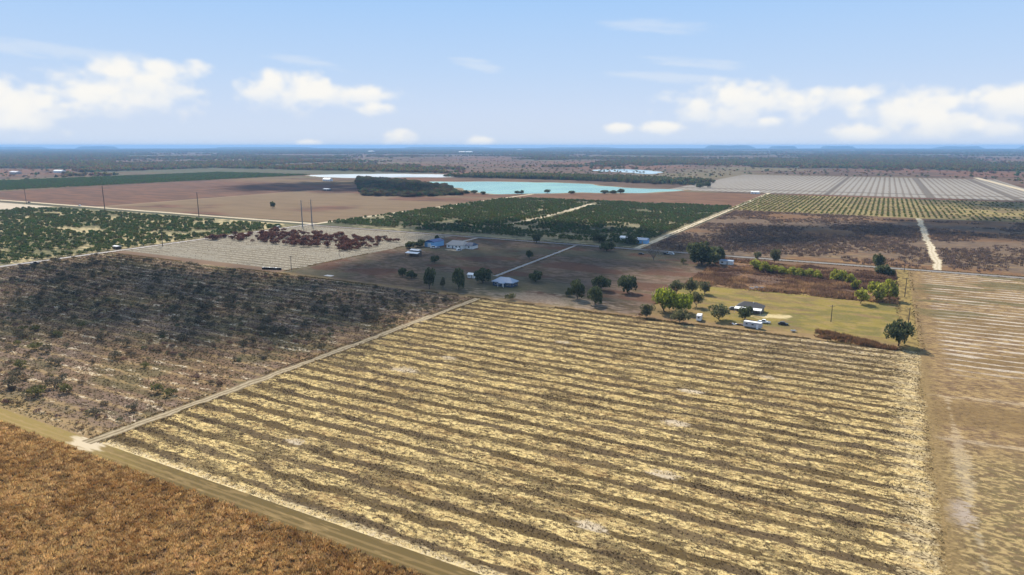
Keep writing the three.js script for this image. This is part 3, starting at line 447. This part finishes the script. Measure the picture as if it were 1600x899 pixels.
{
  let n = 0;
  for (let z = -490; z < -395; z += ROW) for (let x = -546; x < -376; x += 5) { const q = Math.abs(z + 447) / 55 + Math.abs(x + 466) / 115; if (rnd() > 0.78 - q * 0.34 || n > 165) continue; n++; const w = rr(4, 8); tree('red_tree', `${w > 6.6 ? 'large' : w > 5.2 ? 'middling' : 'small'} dark maroon tree ${z < -455 ? 'on the paved road side' : z > -420 ? 'on the near rows' : x < -505 ? 'on the gravel road side' : 'in the thick of the maroon trees'} of the pale sandy field`, 'red', [x + rr(-1.5, 1.5), z + rr(-1, 1), w, w * rr(0.55, 0.75)], 'tree', 'maroon trees on the pale field'); }
}
{
  const low = [];
  for (let i = 0; i < 2600; i++) { const x = rr(-546, -202), z = -104.5 - (Math.floor(rr(0, 28)) + 0.5) * ROW + rr(-0.9, 0.9); if (rnd() > sm(0.33, 0.6, fbm(x * 0.03 + 2, z * 0.04, 3))) continue; const w = rr(0.6, 1.5); low.push([x, z, w, w * rr(0.8, 1.4), [rr(0.8, 1.3), rr(0.8, 1.2), rr(0.8, 1.2)]]); }
  scatter('low_scrub', 'low dead scrub along the old rows of the abandoned grove', KINDS.scrub[0].crown, leafMat('scrub'), low);
  const lawn = []; for (let i = 0; i < 9000; i++) lawn.push([rr(-100, 19), rr(-428, -324), rr(0.4, 0.9), rr(0.2, 0.7), vary(rnd() < 0.5 ? K.lawn : rnd() < 0.5 ? K.tan : K.moss)]);
  scatter('lawn_grass', 'short yellow green lawn grass', mat9, grassMat, lawn);
  const verge = [], along = (x0, z0, x1, z1, off, n, c) => { for (let i = 0; i < n; i++) { const t = rnd(), o = off * (rnd() < 0.5 ? -1 : 1) + rr(-1, 1) * rr(0, 1.3), L = Math.hypot(x1 - x0, z1 - z0), nx = -(z1 - z0) / L, nz = (x1 - x0) / L; if (fbm(t * L * 0.05, off + x0, 3) < 0.4) continue; verge.push([x0 + (x1 - x0) * t + nx * o, z0 + (z1 - z0) * t + nz * o, rr(0.4, 1), rr(0.2, 0.9), vary(c[Math.floor(rnd() * c.length)])]); } };
  const dull = [K.umber, K.tan, K.moss, K.tan];
  along(-550, -545, 300, -545, 4.6, 6000, dull); along(-197, -104, -197, -321, 2.9, 1500, dull); along(-553, -110, -553, -545, 4.4, 3000, dull); along(-360, -322, -104, -322, 0.4, 2600, dull); along(-549, -322, -360, -322, 0.4, 1600, dull); along(-104, -322, 13, -322, 0.4, 1400, dull); along(-104, -325, -104, -535, 0.5, 1500, [K.russet, K.umber]); along(-360, -330, -360, -538, 0.4, 1500, dull); along(-231, -540, -222, -386, 2.4, 900, dull); along(13, -325, 13, -535, 0.6, 260, dull); along(20.5, -325, 20.5, -535, 0.8, 300, dull); along(-300, -97.6, -40, -97.6, 0.2, 2600, [K.rust, K.umber, K.tan]); along(-182, -556, -188, -1000, 4.2, 1500, dull);
  scatter('verge_weeds', 'ragged dull weeds along the field edges and tracks', bushlet, grassMat, verge);
}
// citrus groves: the trees that show largest are things, the rest one mass
{
  const crownMass = [], near = [];
  const gapLine = [[-360.3, -646.3], [-352.2, -743.2], [-381.1, -961.0], [-352.2, -743.2]], grove = (x0, x1, z0, z1, keep, gap) => { for (let z = z0; z < z1; z += ROW) for (let x = x0; x < x1; x += 4.2) { if (rnd() > keep || fbm(x * 0.03, z * 0.05 + gap, 3) < 0.33 || rimDistance(gapLine, x, z) < 6.5) continue; near.push([x + rr(-0.7, 0.7), z + rr(-0.6, 0.6), rr(3.4, 5.6), rr(2.4, 3.9)]); } };
  grove(-1036, -560, -520, -160, 0.72, 3); grove(-545, -187, -996, -566, 0.93, 44);
  near.sort((a, b) => Math.hypot(a[0], a[1]) - Math.hypot(b[0], b[1]));
  const seen = (x, z) => { const f = -(x * -0.4787 + z * -0.878) * -1, s = x * 0.878 - z * 0.4787; return Math.abs(s) < f * 0.76; };
  let n = 0;
  for (const t of near) {
    if (n < 290 && seen(t[0], t[1])) { n++; const west = t[0] < -557; tree('citrus_tree', `${t[3] > 3.4 ? 'tall' : t[3] > 2.9 ? 'middling' : 'low'} ${t[2] > 4.5 ? 'wide' : 'slim'} green citrus tree ${west ? (t[0] > -600 ? 'along the gravel road edge of the west grove' : 'inside the west grove beyond the gravel road') : t[1] > -585 ? 'in the roadside rows of the dense grove' : 'deeper inside the dense grove across the paved road'}`, 'citrus', t, 'tree', west ? 'citrus trees of the west grove' : 'citrus trees of the dense grove'); } else crownMass.push([t[0], t[1], t[2] / 2, t[3], [rr(0.8, 1.25), rr(0.85, 1.2), rr(0.8, 1.1)]]);
  }
  scatter('citrus_grove', 'mass of dark green citrus trees in rows', KINDS.citrus[0].crown, leafMat('citrus'), crownMass);
  const young = [];
  for (let z = -1270; z < -948; z += 8.4) for (let x = -182; x < 420; x += 6.3) if (rnd() < 0.9 - 0.55 * sm(20, 160, x)) young.push([x + rr(-0.5, 0.5), z + rr(-0.5, 0.5), rr(1.1, 1.8), rr(1.6, 2.6), [rr(1.2, 1.9), rr(1.1, 1.5), rr(0.7, 1)]]);
  scatter('young_grove', 'dotted rows of small citrus trees', KINDS.citrus[1].crown, leafMat('citrus'), young);
  const west = [];
  for (let z = -1500; z < -560; z += 9) for (let x = -1900; x < -1500; x += 6) if (rnd() < 0.85) west.push([x, z, rr(2.4, 3.4), rr(3, 4.4), [rr(0.8, 1.2), rr(0.9, 1.3), rr(0.8, 1.1)]]);
  scatter('far_grove', 'long far band of citrus trees', KINDS.citrus[2].crown, leafMat('citrus'), west);
  const wood = [], woodArea = [[-795.8, -917.8], [-706.2, -932.4], [-652.8, -1013.6], [-813.3, -1208.3], [-1012.4, -1338.6], [-1256.9, -1434.6], [-1126.8, -1276.3]];
  for (let i = 0; i < 9000; i++) { const x = rr(-1250, -600), z = rr(-1500, -880); if (inside(woodArea, x, z)) wood.push([x, z, rr(3, 7.5), rr(3, 10) * rr(0.6, 1), [rr(0.9, 1.7), rr(0.8, 1.3), rr(0.9, 1.5)]]); }
  scatter('lake_wood', 'dense dark wood at the west end of the lake', KINDS.oak[0].crown, leafMat('oak'), wood);
  const shore = [];
  for (let i = 0; i < 3200; i++) { const t = rnd(), x = -1040 + 640 * t + rr(-60, 60), z = -1560 - 60 * Math.sin(t * 3) + rr(-110, 60) - 260 * (1 - t) * 0.3; shore.push([x, z, rr(3, 7), rr(5, 12), [rr(0.8, 1.4), rr(0.8, 1.2), rr(0.8, 1.2)]]); }
  const far = [], free = (x, z) => !(x > -1950 && x < 620 && z > -1620) && !(x > -400 && x < 270 && z > -2180) && z < -300;
  for (let i = 0; i < 300000 && far.length < 90000; i++) {
    const d = 1500 + 20000 * Math.pow(rnd(), 2.1), a = rr(-0.76, 0.76), x = d * (Math.sin(a) * 0.878 - Math.cos(a) * 0.4787), z = -d * (Math.cos(a) * 0.878 + Math.sin(a) * 0.4787); if (!free(x, z) || (x > -2300 && x < -1100 && z > -1800 && z < -1200)) continue;
    const w = wooded(x, z) + sm(3500, 9000, d) * 0.09; if (rnd() > sm(0.51, 0.6, w) + 0.06) continue; const s = (w > 0.5 ? rr(4, 8) : rr(2, 5)) * (1 + d / 9000); far.push([x, z, s, (w > 0.5 ? rr(5, 11) : rr(2, 5)) * (1 + d / 20000), [rr(0.9, 2.1), rr(0.8, 1.5), rr(0.8, 1.6)]]);
  }
  const clump = crownGeo({ lobes: 5, leaves: 90, size: 0.26, low: 0.1, hues: G.oak });
  scatter('far_woods', 'far woods spread over the plain', clump, leafMat('oak'), [...far, ...shore]);
}

// ================= buildings =================
const paint = (r, g, b, o = {}) => new THREE.MeshStandardMaterial({ color: new THREE.Color().setRGB(r, g, b), roughness: 0.7, ...o });
const MAT = {
  navy: paint(0.030, 0.055, 0.105), roofBlue: paint(0.21, 0.28, 0.37, { roughness: 0.55 }), white: paint(0.72, 0.72, 0.70), glass: paint(0.02, 0.025, 0.03, { roughness: 0.1 }), shingle: paint(0.055, 0.052, 0.052, { roughness: 0.95 }), stucco: paint(0.11, 0.10, 0.10),
  tin: paint(0.62, 0.60, 0.58, { roughness: 0.5 }), skyBlue: paint(0.20, 0.42, 0.68), deepBlue: paint(0.025, 0.07, 0.19), beige: paint(0.38, 0.335, 0.295, { roughness: 0.9 }), darkRoof: paint(0.03, 0.055, 0.10), wood: paint(0.11, 0.08, 0.055, { roughness: 1 }), tyre: paint(0.015, 0.015, 0.015, { roughness: 1 }), black: paint(0.012, 0.012, 0.014, { roughness: 0.35 }), silver: paint(0.42, 0.43, 0.45, { roughness: 0.4 }), rim: paint(0.35, 0.35, 0.36, { roughness: 0.4, metalness: 0.6 }), concrete: matte({ color: new THREE.Color().setRGB(0.48, 0.47, 0.45) }), pole: matte({ color: new THREE.Color().setRGB(0.085, 0.07, 0.06) }), steel: paint(0.16, 0.165, 0.17), red: paint(0.3, 0.03, 0.02), ceramic: paint(0.3, 0.3, 0.3), rust: paint(0.13, 0.06, 0.03, { roughness: 1 }),
};
const bx = (w, h, d, x, y, z) => { const g = new THREE.BoxGeometry(w, h, d); g.translate(x, y, z); return g; };
function part(parent, name, geo, mat) { const m = new THREE.Mesh(Array.isArray(geo) ? mergeGeometries(geo.map((g) => (g.index ? g.toNonIndexed() : g))) : geo, mat); m.name = name; parent.add(m); return m; }
function faces(quads) { const p = []; for (const q of quads) { p.push(...q[0], ...q[1], ...q[2]); if (q[3]) p.push(...q[0], ...q[2], ...q[3]); } const g = new THREE.BufferGeometry(); g.setAttribute('position', new THREE.Float32BufferAttribute(p, 3)); g.setAttribute('uv', new THREE.Float32BufferAttribute(new Float32Array(p.length / 3 * 2), 2)); g.computeVertexNormals(); return g; }
// roof of eaves size w x d, base at y, rise h; inset is how far the ridge ends stand in from the ends (0 is a gable)
function roofGeo(w, d, y, h, inset, x = 0, z = 0) {
  const a = w / 2, b = d / 2, r = a - inset, t = 0.18, c = [[x - a, y, z + b], [x + a, y, z + b], [x + a, y, z - b], [x - a, y, z - b]], lo = c.map(([p, q, s]) => [p, q - t, s]), e = [x - r, y + h, z], f = [x + r, y + h, z];
  return faces([[c[0], c[1], f, e], [c[2], c[3], e, f], [c[1], c[2], f], [c[3], c[0], e], [lo[0], lo[1], c[1], c[0]], [lo[1], lo[2], c[2], c[1]], [lo[2], lo[3], c[3], c[2]], [lo[3], lo[0], c[0], c[3]], [lo[1], lo[0], lo[3], lo[2]]]);
}
function windowOn(o, x, y, z, w, h, side = 'z') { const f = part(o, 'window', side === 'z' ? bx(w + 0.2, h + 0.2, 0.08, x, y, z + 0.03) : bx(0.08, h + 0.2, w + 0.2, x + 0.03, y, z), MAT.white); part(f, 'pane', side === 'z' ? bx(w, h, 0.05, x, y, z + 0.065) : bx(0.05, h, w, x + 0.065, y, z), MAT.glass); }
function doorOn(o, x, z, mat = MAT.white) { const d = part(o, 'door', bx(1, 2.1, 0.08, x, 1.05, z + 0.04), mat); part(d, 'handle', bx(0.06, 0.12, 0.06, x + 0.38, 1.05, z + 0.1), MAT.steel); }
const thing = (name, label, category, x, z, turn = 0, group) => put(new THREE.Group(), name, { label, category, ...(group ? { group } : {}) }, x, 0, z, turn);
{
  const o = thing('house', 'navy house with pale blue metal hip roof at the driveway end', 'house', -201.3, -360.4);
  part(o, 'wall', bx(13.5, 2.7, 7.6, 0, 1.35, 0), MAT.navy); part(o, 'roof', roofGeo(15, 9.1, 2.78, 2.5, 4.2), MAT.roofBlue);
  part(o, 'porch_roof', roofGeo(4.6, 3.4, 2.6, 0.9, 2.2, 0.4, 5.2), MAT.roofBlue);
  for (const x of [-1.6, 2.4]) part(o, 'porch_post', bx(0.18, 2.45, 0.18, x, 1.22, 6.5), MAT.white);
  doorOn(o, 0.4, 3.8); for (const x of [-4.6, -2.2, 3.4, 5.4]) windowOn(o, x, 1.5, 3.8, 1.1, 1.1); for (const z of [-2, 1.6]) windowOn(o, 6.75, 1.5, z, 1.1, 1.1, 'x');
}
{
  const o = thing('house', 'dark grey shingle roofed house with white porch roof on the lawn', 'house', -55.6, -363.4);
  part(o, 'wall', bx(12.6, 2.7, 7.4, 0, 1.35, 0), MAT.stucco); part(o, 'roof', roofGeo(13.6, 8.6, 2.75, 2.3, 3.6), MAT.shingle);
  const p = new THREE.BoxGeometry(13.4, 0.12, 3.4); p.rotateX(0.16); p.translate(-0.3, 2.55, 5.5); part(o, 'porch_roof', p, MAT.white);
  for (const x of [-6.6, -2.3, 2, 6]) part(o, 'porch_post', bx(0.14, 2.3, 0.14, x, 1.15, 6.9), MAT.white);
  doorOn(o, -1, 3.7, MAT.beige); for (const x of [-4.5, 2.4, 4.8]) windowOn(o, x, 1.5, 3.7, 1.3, 1.1); windowOn(o, 6.3, 1.5, 0.5, 1.2, 1.1, 'x');
  part(o, 'vent', bx(0.3, 0.5, 0.3, 1.4, 4.9, 0.6), MAT.white);
}
{
  const o = thing('barn', 'open pole barn with two tiered white tin roof', 'barn', -320.6, -427.2);
  part(o, 'roof', roofGeo(8.8, 4.2, 4.5, 0.9, 0.1, 0.4, -1.2), MAT.tin);
  for (const [z, s] of [[2.5, 1], [-4.6, -1]]) { const g = new THREE.BoxGeometry(12, 0.1, 4); g.rotateX(s * 0.22); g.translate(0, 3.0, z); part(o, 'lean_to_roof', g, MAT.white); }
  part(o, 'wall', bx(9, 4.3, 4, 0.2, 2.15, -1.2), MAT.wood); for (const x of [-5.6, -1.9, 1.9, 5.6]) part(o, 'post', bx(0.2, 2.6, 0.2, x, 1.3, 4.1), MAT.wood);
}
{
  const o = thing('shed', 'sky blue metal shed with dark blue roof', 'shed', -338.2, -479.5);
  part(o, 'wall', bx(10, 4.4, 15, 0, 2.2, 0), MAT.skyBlue); const r = roofGeo(15.6, 10.8, 4.5, 1.6, 0); r.rotateY(Math.PI / 2); part(o, 'roof', r, MAT.deepBlue);
  part(o, 'gable', faces([[[-5, 4.4, 7.5], [5, 4.4, 7.5], [0, 6, 7.5]]]), MAT.skyBlue); part(o, 'door', bx(3.4, 3.2, 0.1, 0, 1.6, 7.55), MAT.white);
}
{
  const o = thing('house', 'white ranch house with beige roof and blue roofed wing', 'house', -314.5, -481);
  part(o, 'wall', bx(16.5, 2.9, 11, 0, 1.45, 0), MAT.white); const r = roofGeo(18, 12.6, 3.0, 3.2, 3.5); part(o, 'roof', r, MAT.beige);
  const w = part(o, 'wing', bx(7.5, 2.8, 8.5, 12, 1.4, -2), MAT.white); part(w, 'wing_roof', roofGeo(8.6, 9.8, 2.9, 2.2, 2.2, 12, -2), MAT.darkRoof);
  doorOn(o, -2, 5.5, MAT.navy); for (const x of [-6, 1.5, 5]) windowOn(o, x, 1.6, 5.5, 1.4, 1.2); windowOn(o, 12, 1.6, 2.25, 1.4, 1.2);
}
function smallHouse(name, label, cat, x, z, w, d, h, rise, wall, roof, turn = 0, group) {
  const o = thing(name, label, cat, x, z, turn, group); part(o, 'wall', bx(w, h, d, 0, h / 2, 0), wall); part(o, 'roof', roofGeo(w + 0.9, d + 0.9, h + 0.08, rise, 0.05), roof); doorOn(o, w * 0.1, d / 2, MAT.beige); windowOn(o, -w * 0.28, h * 0.55, d / 2, Math.min(1.6, w * 0.14), Math.min(1.2, h * 0.35)); return o;
}
smallHouse('shed', 'small white shed between two dark oaks', 'shed', -232.8, -372.3, 5, 3.5, 2.2, 0.9, MAT.white, MAT.white);
smallHouse('house', 'light blue roadside house behind a dark tree', 'house', -185.0, -582.9, 10, 7, 3.2, 1.6, MAT.skyBlue, MAT.roofBlue);
smallHouse('garage', 'white roadside garage behind a dark tree', 'garage', -204.2, -591.5, 8, 6, 3, 1.2, MAT.white, MAT.white);
smallHouse('mobile_home', 'pale blue mobile home beside the wide live oak', 'trailer', -96.5, -505.6, 9.5, 4, 2.7, 0.7, MAT.white, MAT.roofBlue);
smallHouse('shed', 'small white shed at the corner of the gravel road', 'shed', -563.0, -337.4, 6, 3.5, 2.3, 0.6, MAT.wood, MAT.tin);
smallHouse('barn', 'white barn at the far brown field behind the lone tree', 'barn', -1208.4, -1266.5, 22, 12, 4.5, 3, MAT.white, MAT.tin);
smallHouse('barn', 'low grey shed on the ploughed field edge', 'barn', -948.8, -991.2, 14, 7, 3, 1.4, MAT.stucco, MAT.tin);
smallHouse('barn', 'long white shed beside the far green field', 'barn', -2345.7, -1248.7, 46, 16, 6, 3, MAT.white, MAT.white);
smallHouse('barn', 'pale far barn at the corner of the green field', 'barn', -2358.3, -1126.0, 40, 16, 6, 3, MAT.beige, MAT.tin);
smallHouse('barn', 'small white shed at the end of the sand road', 'barn', -204.8, -1294.9, 14, 8, 3.4, 1.4, MAT.white, MAT.white);
for (const [x, z] of [[-4620.7, -7188.6], [-4544.5, -7230.2], [-6166.3, -7318.8], [-6285.7, -11839.8]]) smallHouse('warehouse', 'white warehouse far off among the woods', 'warehouse', x, z, 90, 40, 14, 4, MAT.white, MAT.white, 0, 'far white warehouses');
put(new THREE.Mesh(rect(-3.2, 3.2, -1.8, 1.8, 0.06), MAT.concrete), 'concrete_slab', { label: 'pale concrete slab lying in the pasture', category: 'slab' }, -320.5, 0, -332.2);

// ================= vehicles =================
function wheels(o, xs, half, r = 0.36) { for (const x of xs) for (const s of [-1, 1]) { const g = new THREE.CylinderGeometry(r, r, 0.24, 16); g.rotateX(Math.PI / 2); g.translate(x, r, s * half); const w = part(o, 'wheel', g, MAT.tyre); const q = new THREE.CylinderGeometry(r * 0.58, r * 0.58, 0.26, 12); q.rotateX(Math.PI / 2); q.translate(x, r, s * half); part(w, 'rim', q, MAT.rim); } }
function extrude(pts, width, bevel = 0.06) { const g = new THREE.ExtrudeGeometry(new THREE.Shape(pts.map(([x, y]) => new THREE.Vector2(x, y))), { depth: width - bevel * 2, bevelEnabled: true, bevelSize: bevel, bevelThickness: bevel, bevelSegments: 2 }); g.translate(0, 0, -width / 2 + bevel); return g; }
function car(name, label, cat, x, z, turn, mat, style = 'car') {
  const o = thing(name, label, cat, x, z, turn), L = style === 'pickup' ? 5.7 : 4.6, h = style === 'pickup' ? 0.95 : 0.85;
  part(o, 'body', extrude([[-L / 2, 0.4], [L / 2, 0.4], [L / 2, 0.75], [L / 2 - 0.15, h - 0.02], [0.9, h + 0.05], [-L / 2 + 0.1, h + 0.02], [-L / 2, 0.7]], 1.85), mat);
  const cab = style === 'pickup' ? [[-0.7, h], [1.35, h], [0.75, 1.75], [-0.55, 1.78]] : style === 'van' ? [[-L / 2 + 0.1, h], [1.7, h], [1.1, 1.95], [-L / 2 + 0.2, 1.95]] : [[-2, h], [1.25, h], [0.5, 1.5], [-1.3, 1.5]];
  const c = part(o, 'cabin', extrude(cab, 1.62), mat); const k = cab.map(([a, b]) => [a * 0.86 + (style === 'van' ? 0.15 : 0), h + 0.08 + (b - h) * 0.8]); part(c, 'side_window', extrude(k, 1.68, 0.02), MAT.glass);
  for (const s of [-0.62, 0.62]) { part(o, 'headlight', bx(0.06, 0.14, 0.34, L / 2 + 0.03, 0.68, s), MAT.white); part(o, 'tail_light', bx(0.06, 0.16, 0.22, -L / 2 - 0.03, 0.7, s * 1.15), MAT.red); }
  if (style === 'pickup') part(o, 'bed_floor', bx(1.9, 0.06, 1.4, -1.8, h + 0.06, 0), MAT.black);
  wheels(o, [-L * 0.31, L * 0.31], 0.82); return o;
}
car('pickup_truck', 'white pickup truck parked before the grey roofed house', 'truck', -45.4, -341.3, Math.PI, MAT.white, 'pickup');
car('parked_car', 'black car parked alone on the yellow lawn', 'car', -36.7, -341.9, 0.1, MAT.black);
car('parked_car', 'dark car parked beside the grey roofed house', 'car', -64.1, -362.8, 0.3, MAT.steel);
car('parked_car', 'dark car at the roadside near the leafless tree', 'car', -165.5, -519.0, 0.2, MAT.black);
car('parked_van', 'white van parked by the wide live oak', 'van', -144.4, -530.5, 0, MAT.white, 'van');
car('parked_car', 'black car parked next to the white roadside van', 'car', -148.4, -528.3, 0.1, MAT.black);
car('parked_van', 'white van in front of the white ranch house', 'van', -304.3, -466.3, 1.2, MAT.white, 'van');
car('parked_van', 'white van at the corner of the blue shed', 'van', -331.2, -468.0, 0.9, MAT.white, 'van');
car('parked_car', 'silver car next to the white van by the blue shed', 'car', -328.3, -469.5, 1.4, MAT.silver);
car('parked_van', 'white van on the gravel road near the twin poles', 'van', -560.3, -510.3, 1.57, MAT.white, 'van');
car('pickup_truck', 'dark pickup truck beside the pale field on the sand road', 'truck', -1143.6, -558.6, 0, MAT.stucco, 'pickup');
car('pickup_truck', 'silver pickup truck driving on the sand road', 'truck', -1018.2, -563.0, 0, MAT.silver, 'pickup');
car('pickup_truck', 'black pickup truck beside the gravel road', 'truck', -542.0, -262.7, 1.4, MAT.black, 'pickup');
{
  const o = thing('box_trailer', 'long white and grey travel trailer beside the straw rows', 'trailer', -48.7, -329.2, -0.12);
  part(o, 'body', extrude([[-4.2, 0.6], [4.0, 0.6], [4.2, 1.2], [4.0, 2.9], [-4.1, 2.9]], 2.5, 0.08), MAT.silver); part(o, 'roof', bx(8.1, 0.12, 2.4, -0.05, 2.97, 0), MAT.white); part(o, 'hitch', bx(1.3, 0.12, 0.14, 4.7, 0.62, 0), MAT.steel);
  for (const x of [-2.6, 0.2]) windowOn(o, x, 1.9, 1.25, 1.0, 0.7); doorOn(o, 2.4, 1.25); wheels(o, [-0.6, 0.4], 1.1, 0.38);
}
{
  const o = thing('camper', 'white camper with square windows under the grey olive tree', 'camper', -74.6, -331.6, Math.PI / 2 + 0.1);
  part(o, 'body', extrude([[-2.6, 0.5], [2.4, 0.5], [2.6, 1.3], [2.2, 2.9], [-2.5, 2.9]], 2.4, 0.1), MAT.white); part(o, 'roof_vent', bx(0.7, 0.2, 0.6, 0.3, 3.0, 0), MAT.steel);
  for (const [x, s] of [[-1.2, 1], [0.9, 1]]) windowOn(o, x, 1.9, 1.2 * s, 0.8, 0.7); const b = part(o, 'rear_window', bx(0.06, 0.7, 0.9, -2.63, 1.9, 0), MAT.glass); b.position.x = 0; wheels(o, [-0.3, 0.55], 1.05, 0.36); part(o, 'hitch', bx(1.1, 0.1, 0.12, 3.1, 0.55, 0), MAT.steel);
}
{
  const o = thing('utility_trailer', 'small open utility trailer alone on the lawn', 'trailer', -30.8, -330.7, 0.5);
  part(o, 'deck', bx(2.4, 0.1, 1.4, 0, 0.55, 0), MAT.wood); part(o, 'side_rail', [bx(2.4, 0.3, 0.05, 0, 0.75, 0.68), bx(2.4, 0.3, 0.05, 0, 0.75, -0.68)], MAT.white); part(o, 'hitch', bx(1.1, 0.08, 0.1, 1.7, 0.5, 0), MAT.steel); wheels(o, [0], 0.8, 0.3);
}
{
  const o = thing('scrap_pile', 'heap of dark scrap and boards beside the travel trailer', 'scrap', -56.3, -331.3);
  for (let i = 0; i < 16; i++) { const g = new THREE.BoxGeometry(rr(0.4, 2), rr(0.15, 0.6), rr(0.3, 1.1)); g.rotateY(rr(0, 3)); g.rotateZ(rr(-0.25, 0.25)); g.translate(rr(-3, 3), rr(0.15, 0.6), rr(-1, 1)); part(o, ['board', 'crate', 'scrap_sheet'][i % 3], g, [MAT.wood, MAT.black, MAT.tin, MAT.rust][i % 4]); }
}
for (let i = 0; i < 9; i++) {
  const [x0, z0, x1, z1] = [-378.2, -328.0, -365.6, -332.0], t = i / 8, o = thing('beehive', 'dark stacked beehive on the pale field corner', 'beehive', x0 + (x1 - x0) * t, z0 + (z1 - z0) * t, rr(-0.2, 0.2), 'beehives in a row');
  part(o, 'pallet', bx(1.3, 0.14, 1.3, 0, 0.07, 0), MAT.wood); part(o, 'box', bx(1.1, rr(0.9, 1.5), 1.1, 0, 0.75, 0), MAT.black); part(o, 'lid', bx(1.16, 0.1, 1.16, 0, 1.52, 0), i % 3 ? MAT.steel : MAT.white);
}

// ================= poles =================
function pole(label, [x, z, , h], turn, arms = true, group) {
  const o = thing('utility_pole', label, 'pole', x, z, turn, group); const g = new THREE.CylinderGeometry(h * 0.010 + 0.05, h * 0.014 + 0.08, h, 8); g.translate(0, h / 2, 0); part(o, 'shaft', g, MAT.pole);
  if (arms) { part(o, 'crossarm', bx(2.4, 0.14, 0.14, 0, h - 0.7, 0.16), MAT.pole); for (const k of [-1.05, -0.4, 0.4, 1.05]) { const q = new THREE.CylinderGeometry(0.06, 0.08, 0.26, 8); q.translate(k, h - 0.5, 0.16); part(o, 'insulator', q, MAT.ceramic); } }
}
pole('utility pole where the lane meets the paved road', [17.4, -532.4, 0.5, 8.3], 0); pole('utility pole beside the lime willow by the lane', [16.3, -442.1, 0.4, 11.3], 0); pole('utility pole standing behind the lone round oak', [16.2, -364.0, 0.4, 10.1], 0); pole('utility pole alone in the middle of the lawn', [-16.8, -359.7, 0.3, 8.6], 0.6);
pole('utility pole at the corner of the pale sandy field', [-360.8, -337.5, 0.5, 9.6], 0.4); pole('utility pole at the bend of the gravel road', [-543.2, -365.2, 0.6, 16.3], 0.3); pole('tall pole on the sand road east of the silver pickup', [-908.0, -533.8, 1.0, 33.0], 1.4); pole('tall pole on the sand road at the tan field', [-726.1, -539.3, 0.9, 30.2], 1.4); pole('tall pole beside the dark pickup on the sand road', [-1121.6, -544.1, 1.2, 23.7], 1.4); pole('thin pole before the maroon trees', [-372.7, -398.7, 0.5, 6.3], 0.2, false);
for (const a of [[-546.6, -531.0, 0.7, 28.4], [-541.9, -540.4, 0.7, 28.5]]) {
  const [x, z, , h] = a, o = thing('transmission_pole', 'tall grey steel transmission pole of the pair at the crossing', 'pole', x, z, 0.5, 'twin transmission poles'); const g = new THREE.CylinderGeometry(0.34, 0.62, h, 12); g.translate(0, h / 2, 0); part(o, 'shaft', g, MAT.steel);
  for (const y of [0.72, 0.84, 0.95]) { part(o, 'arm', bx(3, 0.2, 0.2, 1.3 * (y > 0.8 && y < 0.9 ? -1 : 1), h * y, 0), MAT.steel); }
}
scene.traverse((o) => { if (o.isMesh) { o.castShadow = true; o.receiveShadow = true; } });
renderer.render(scene, camera);
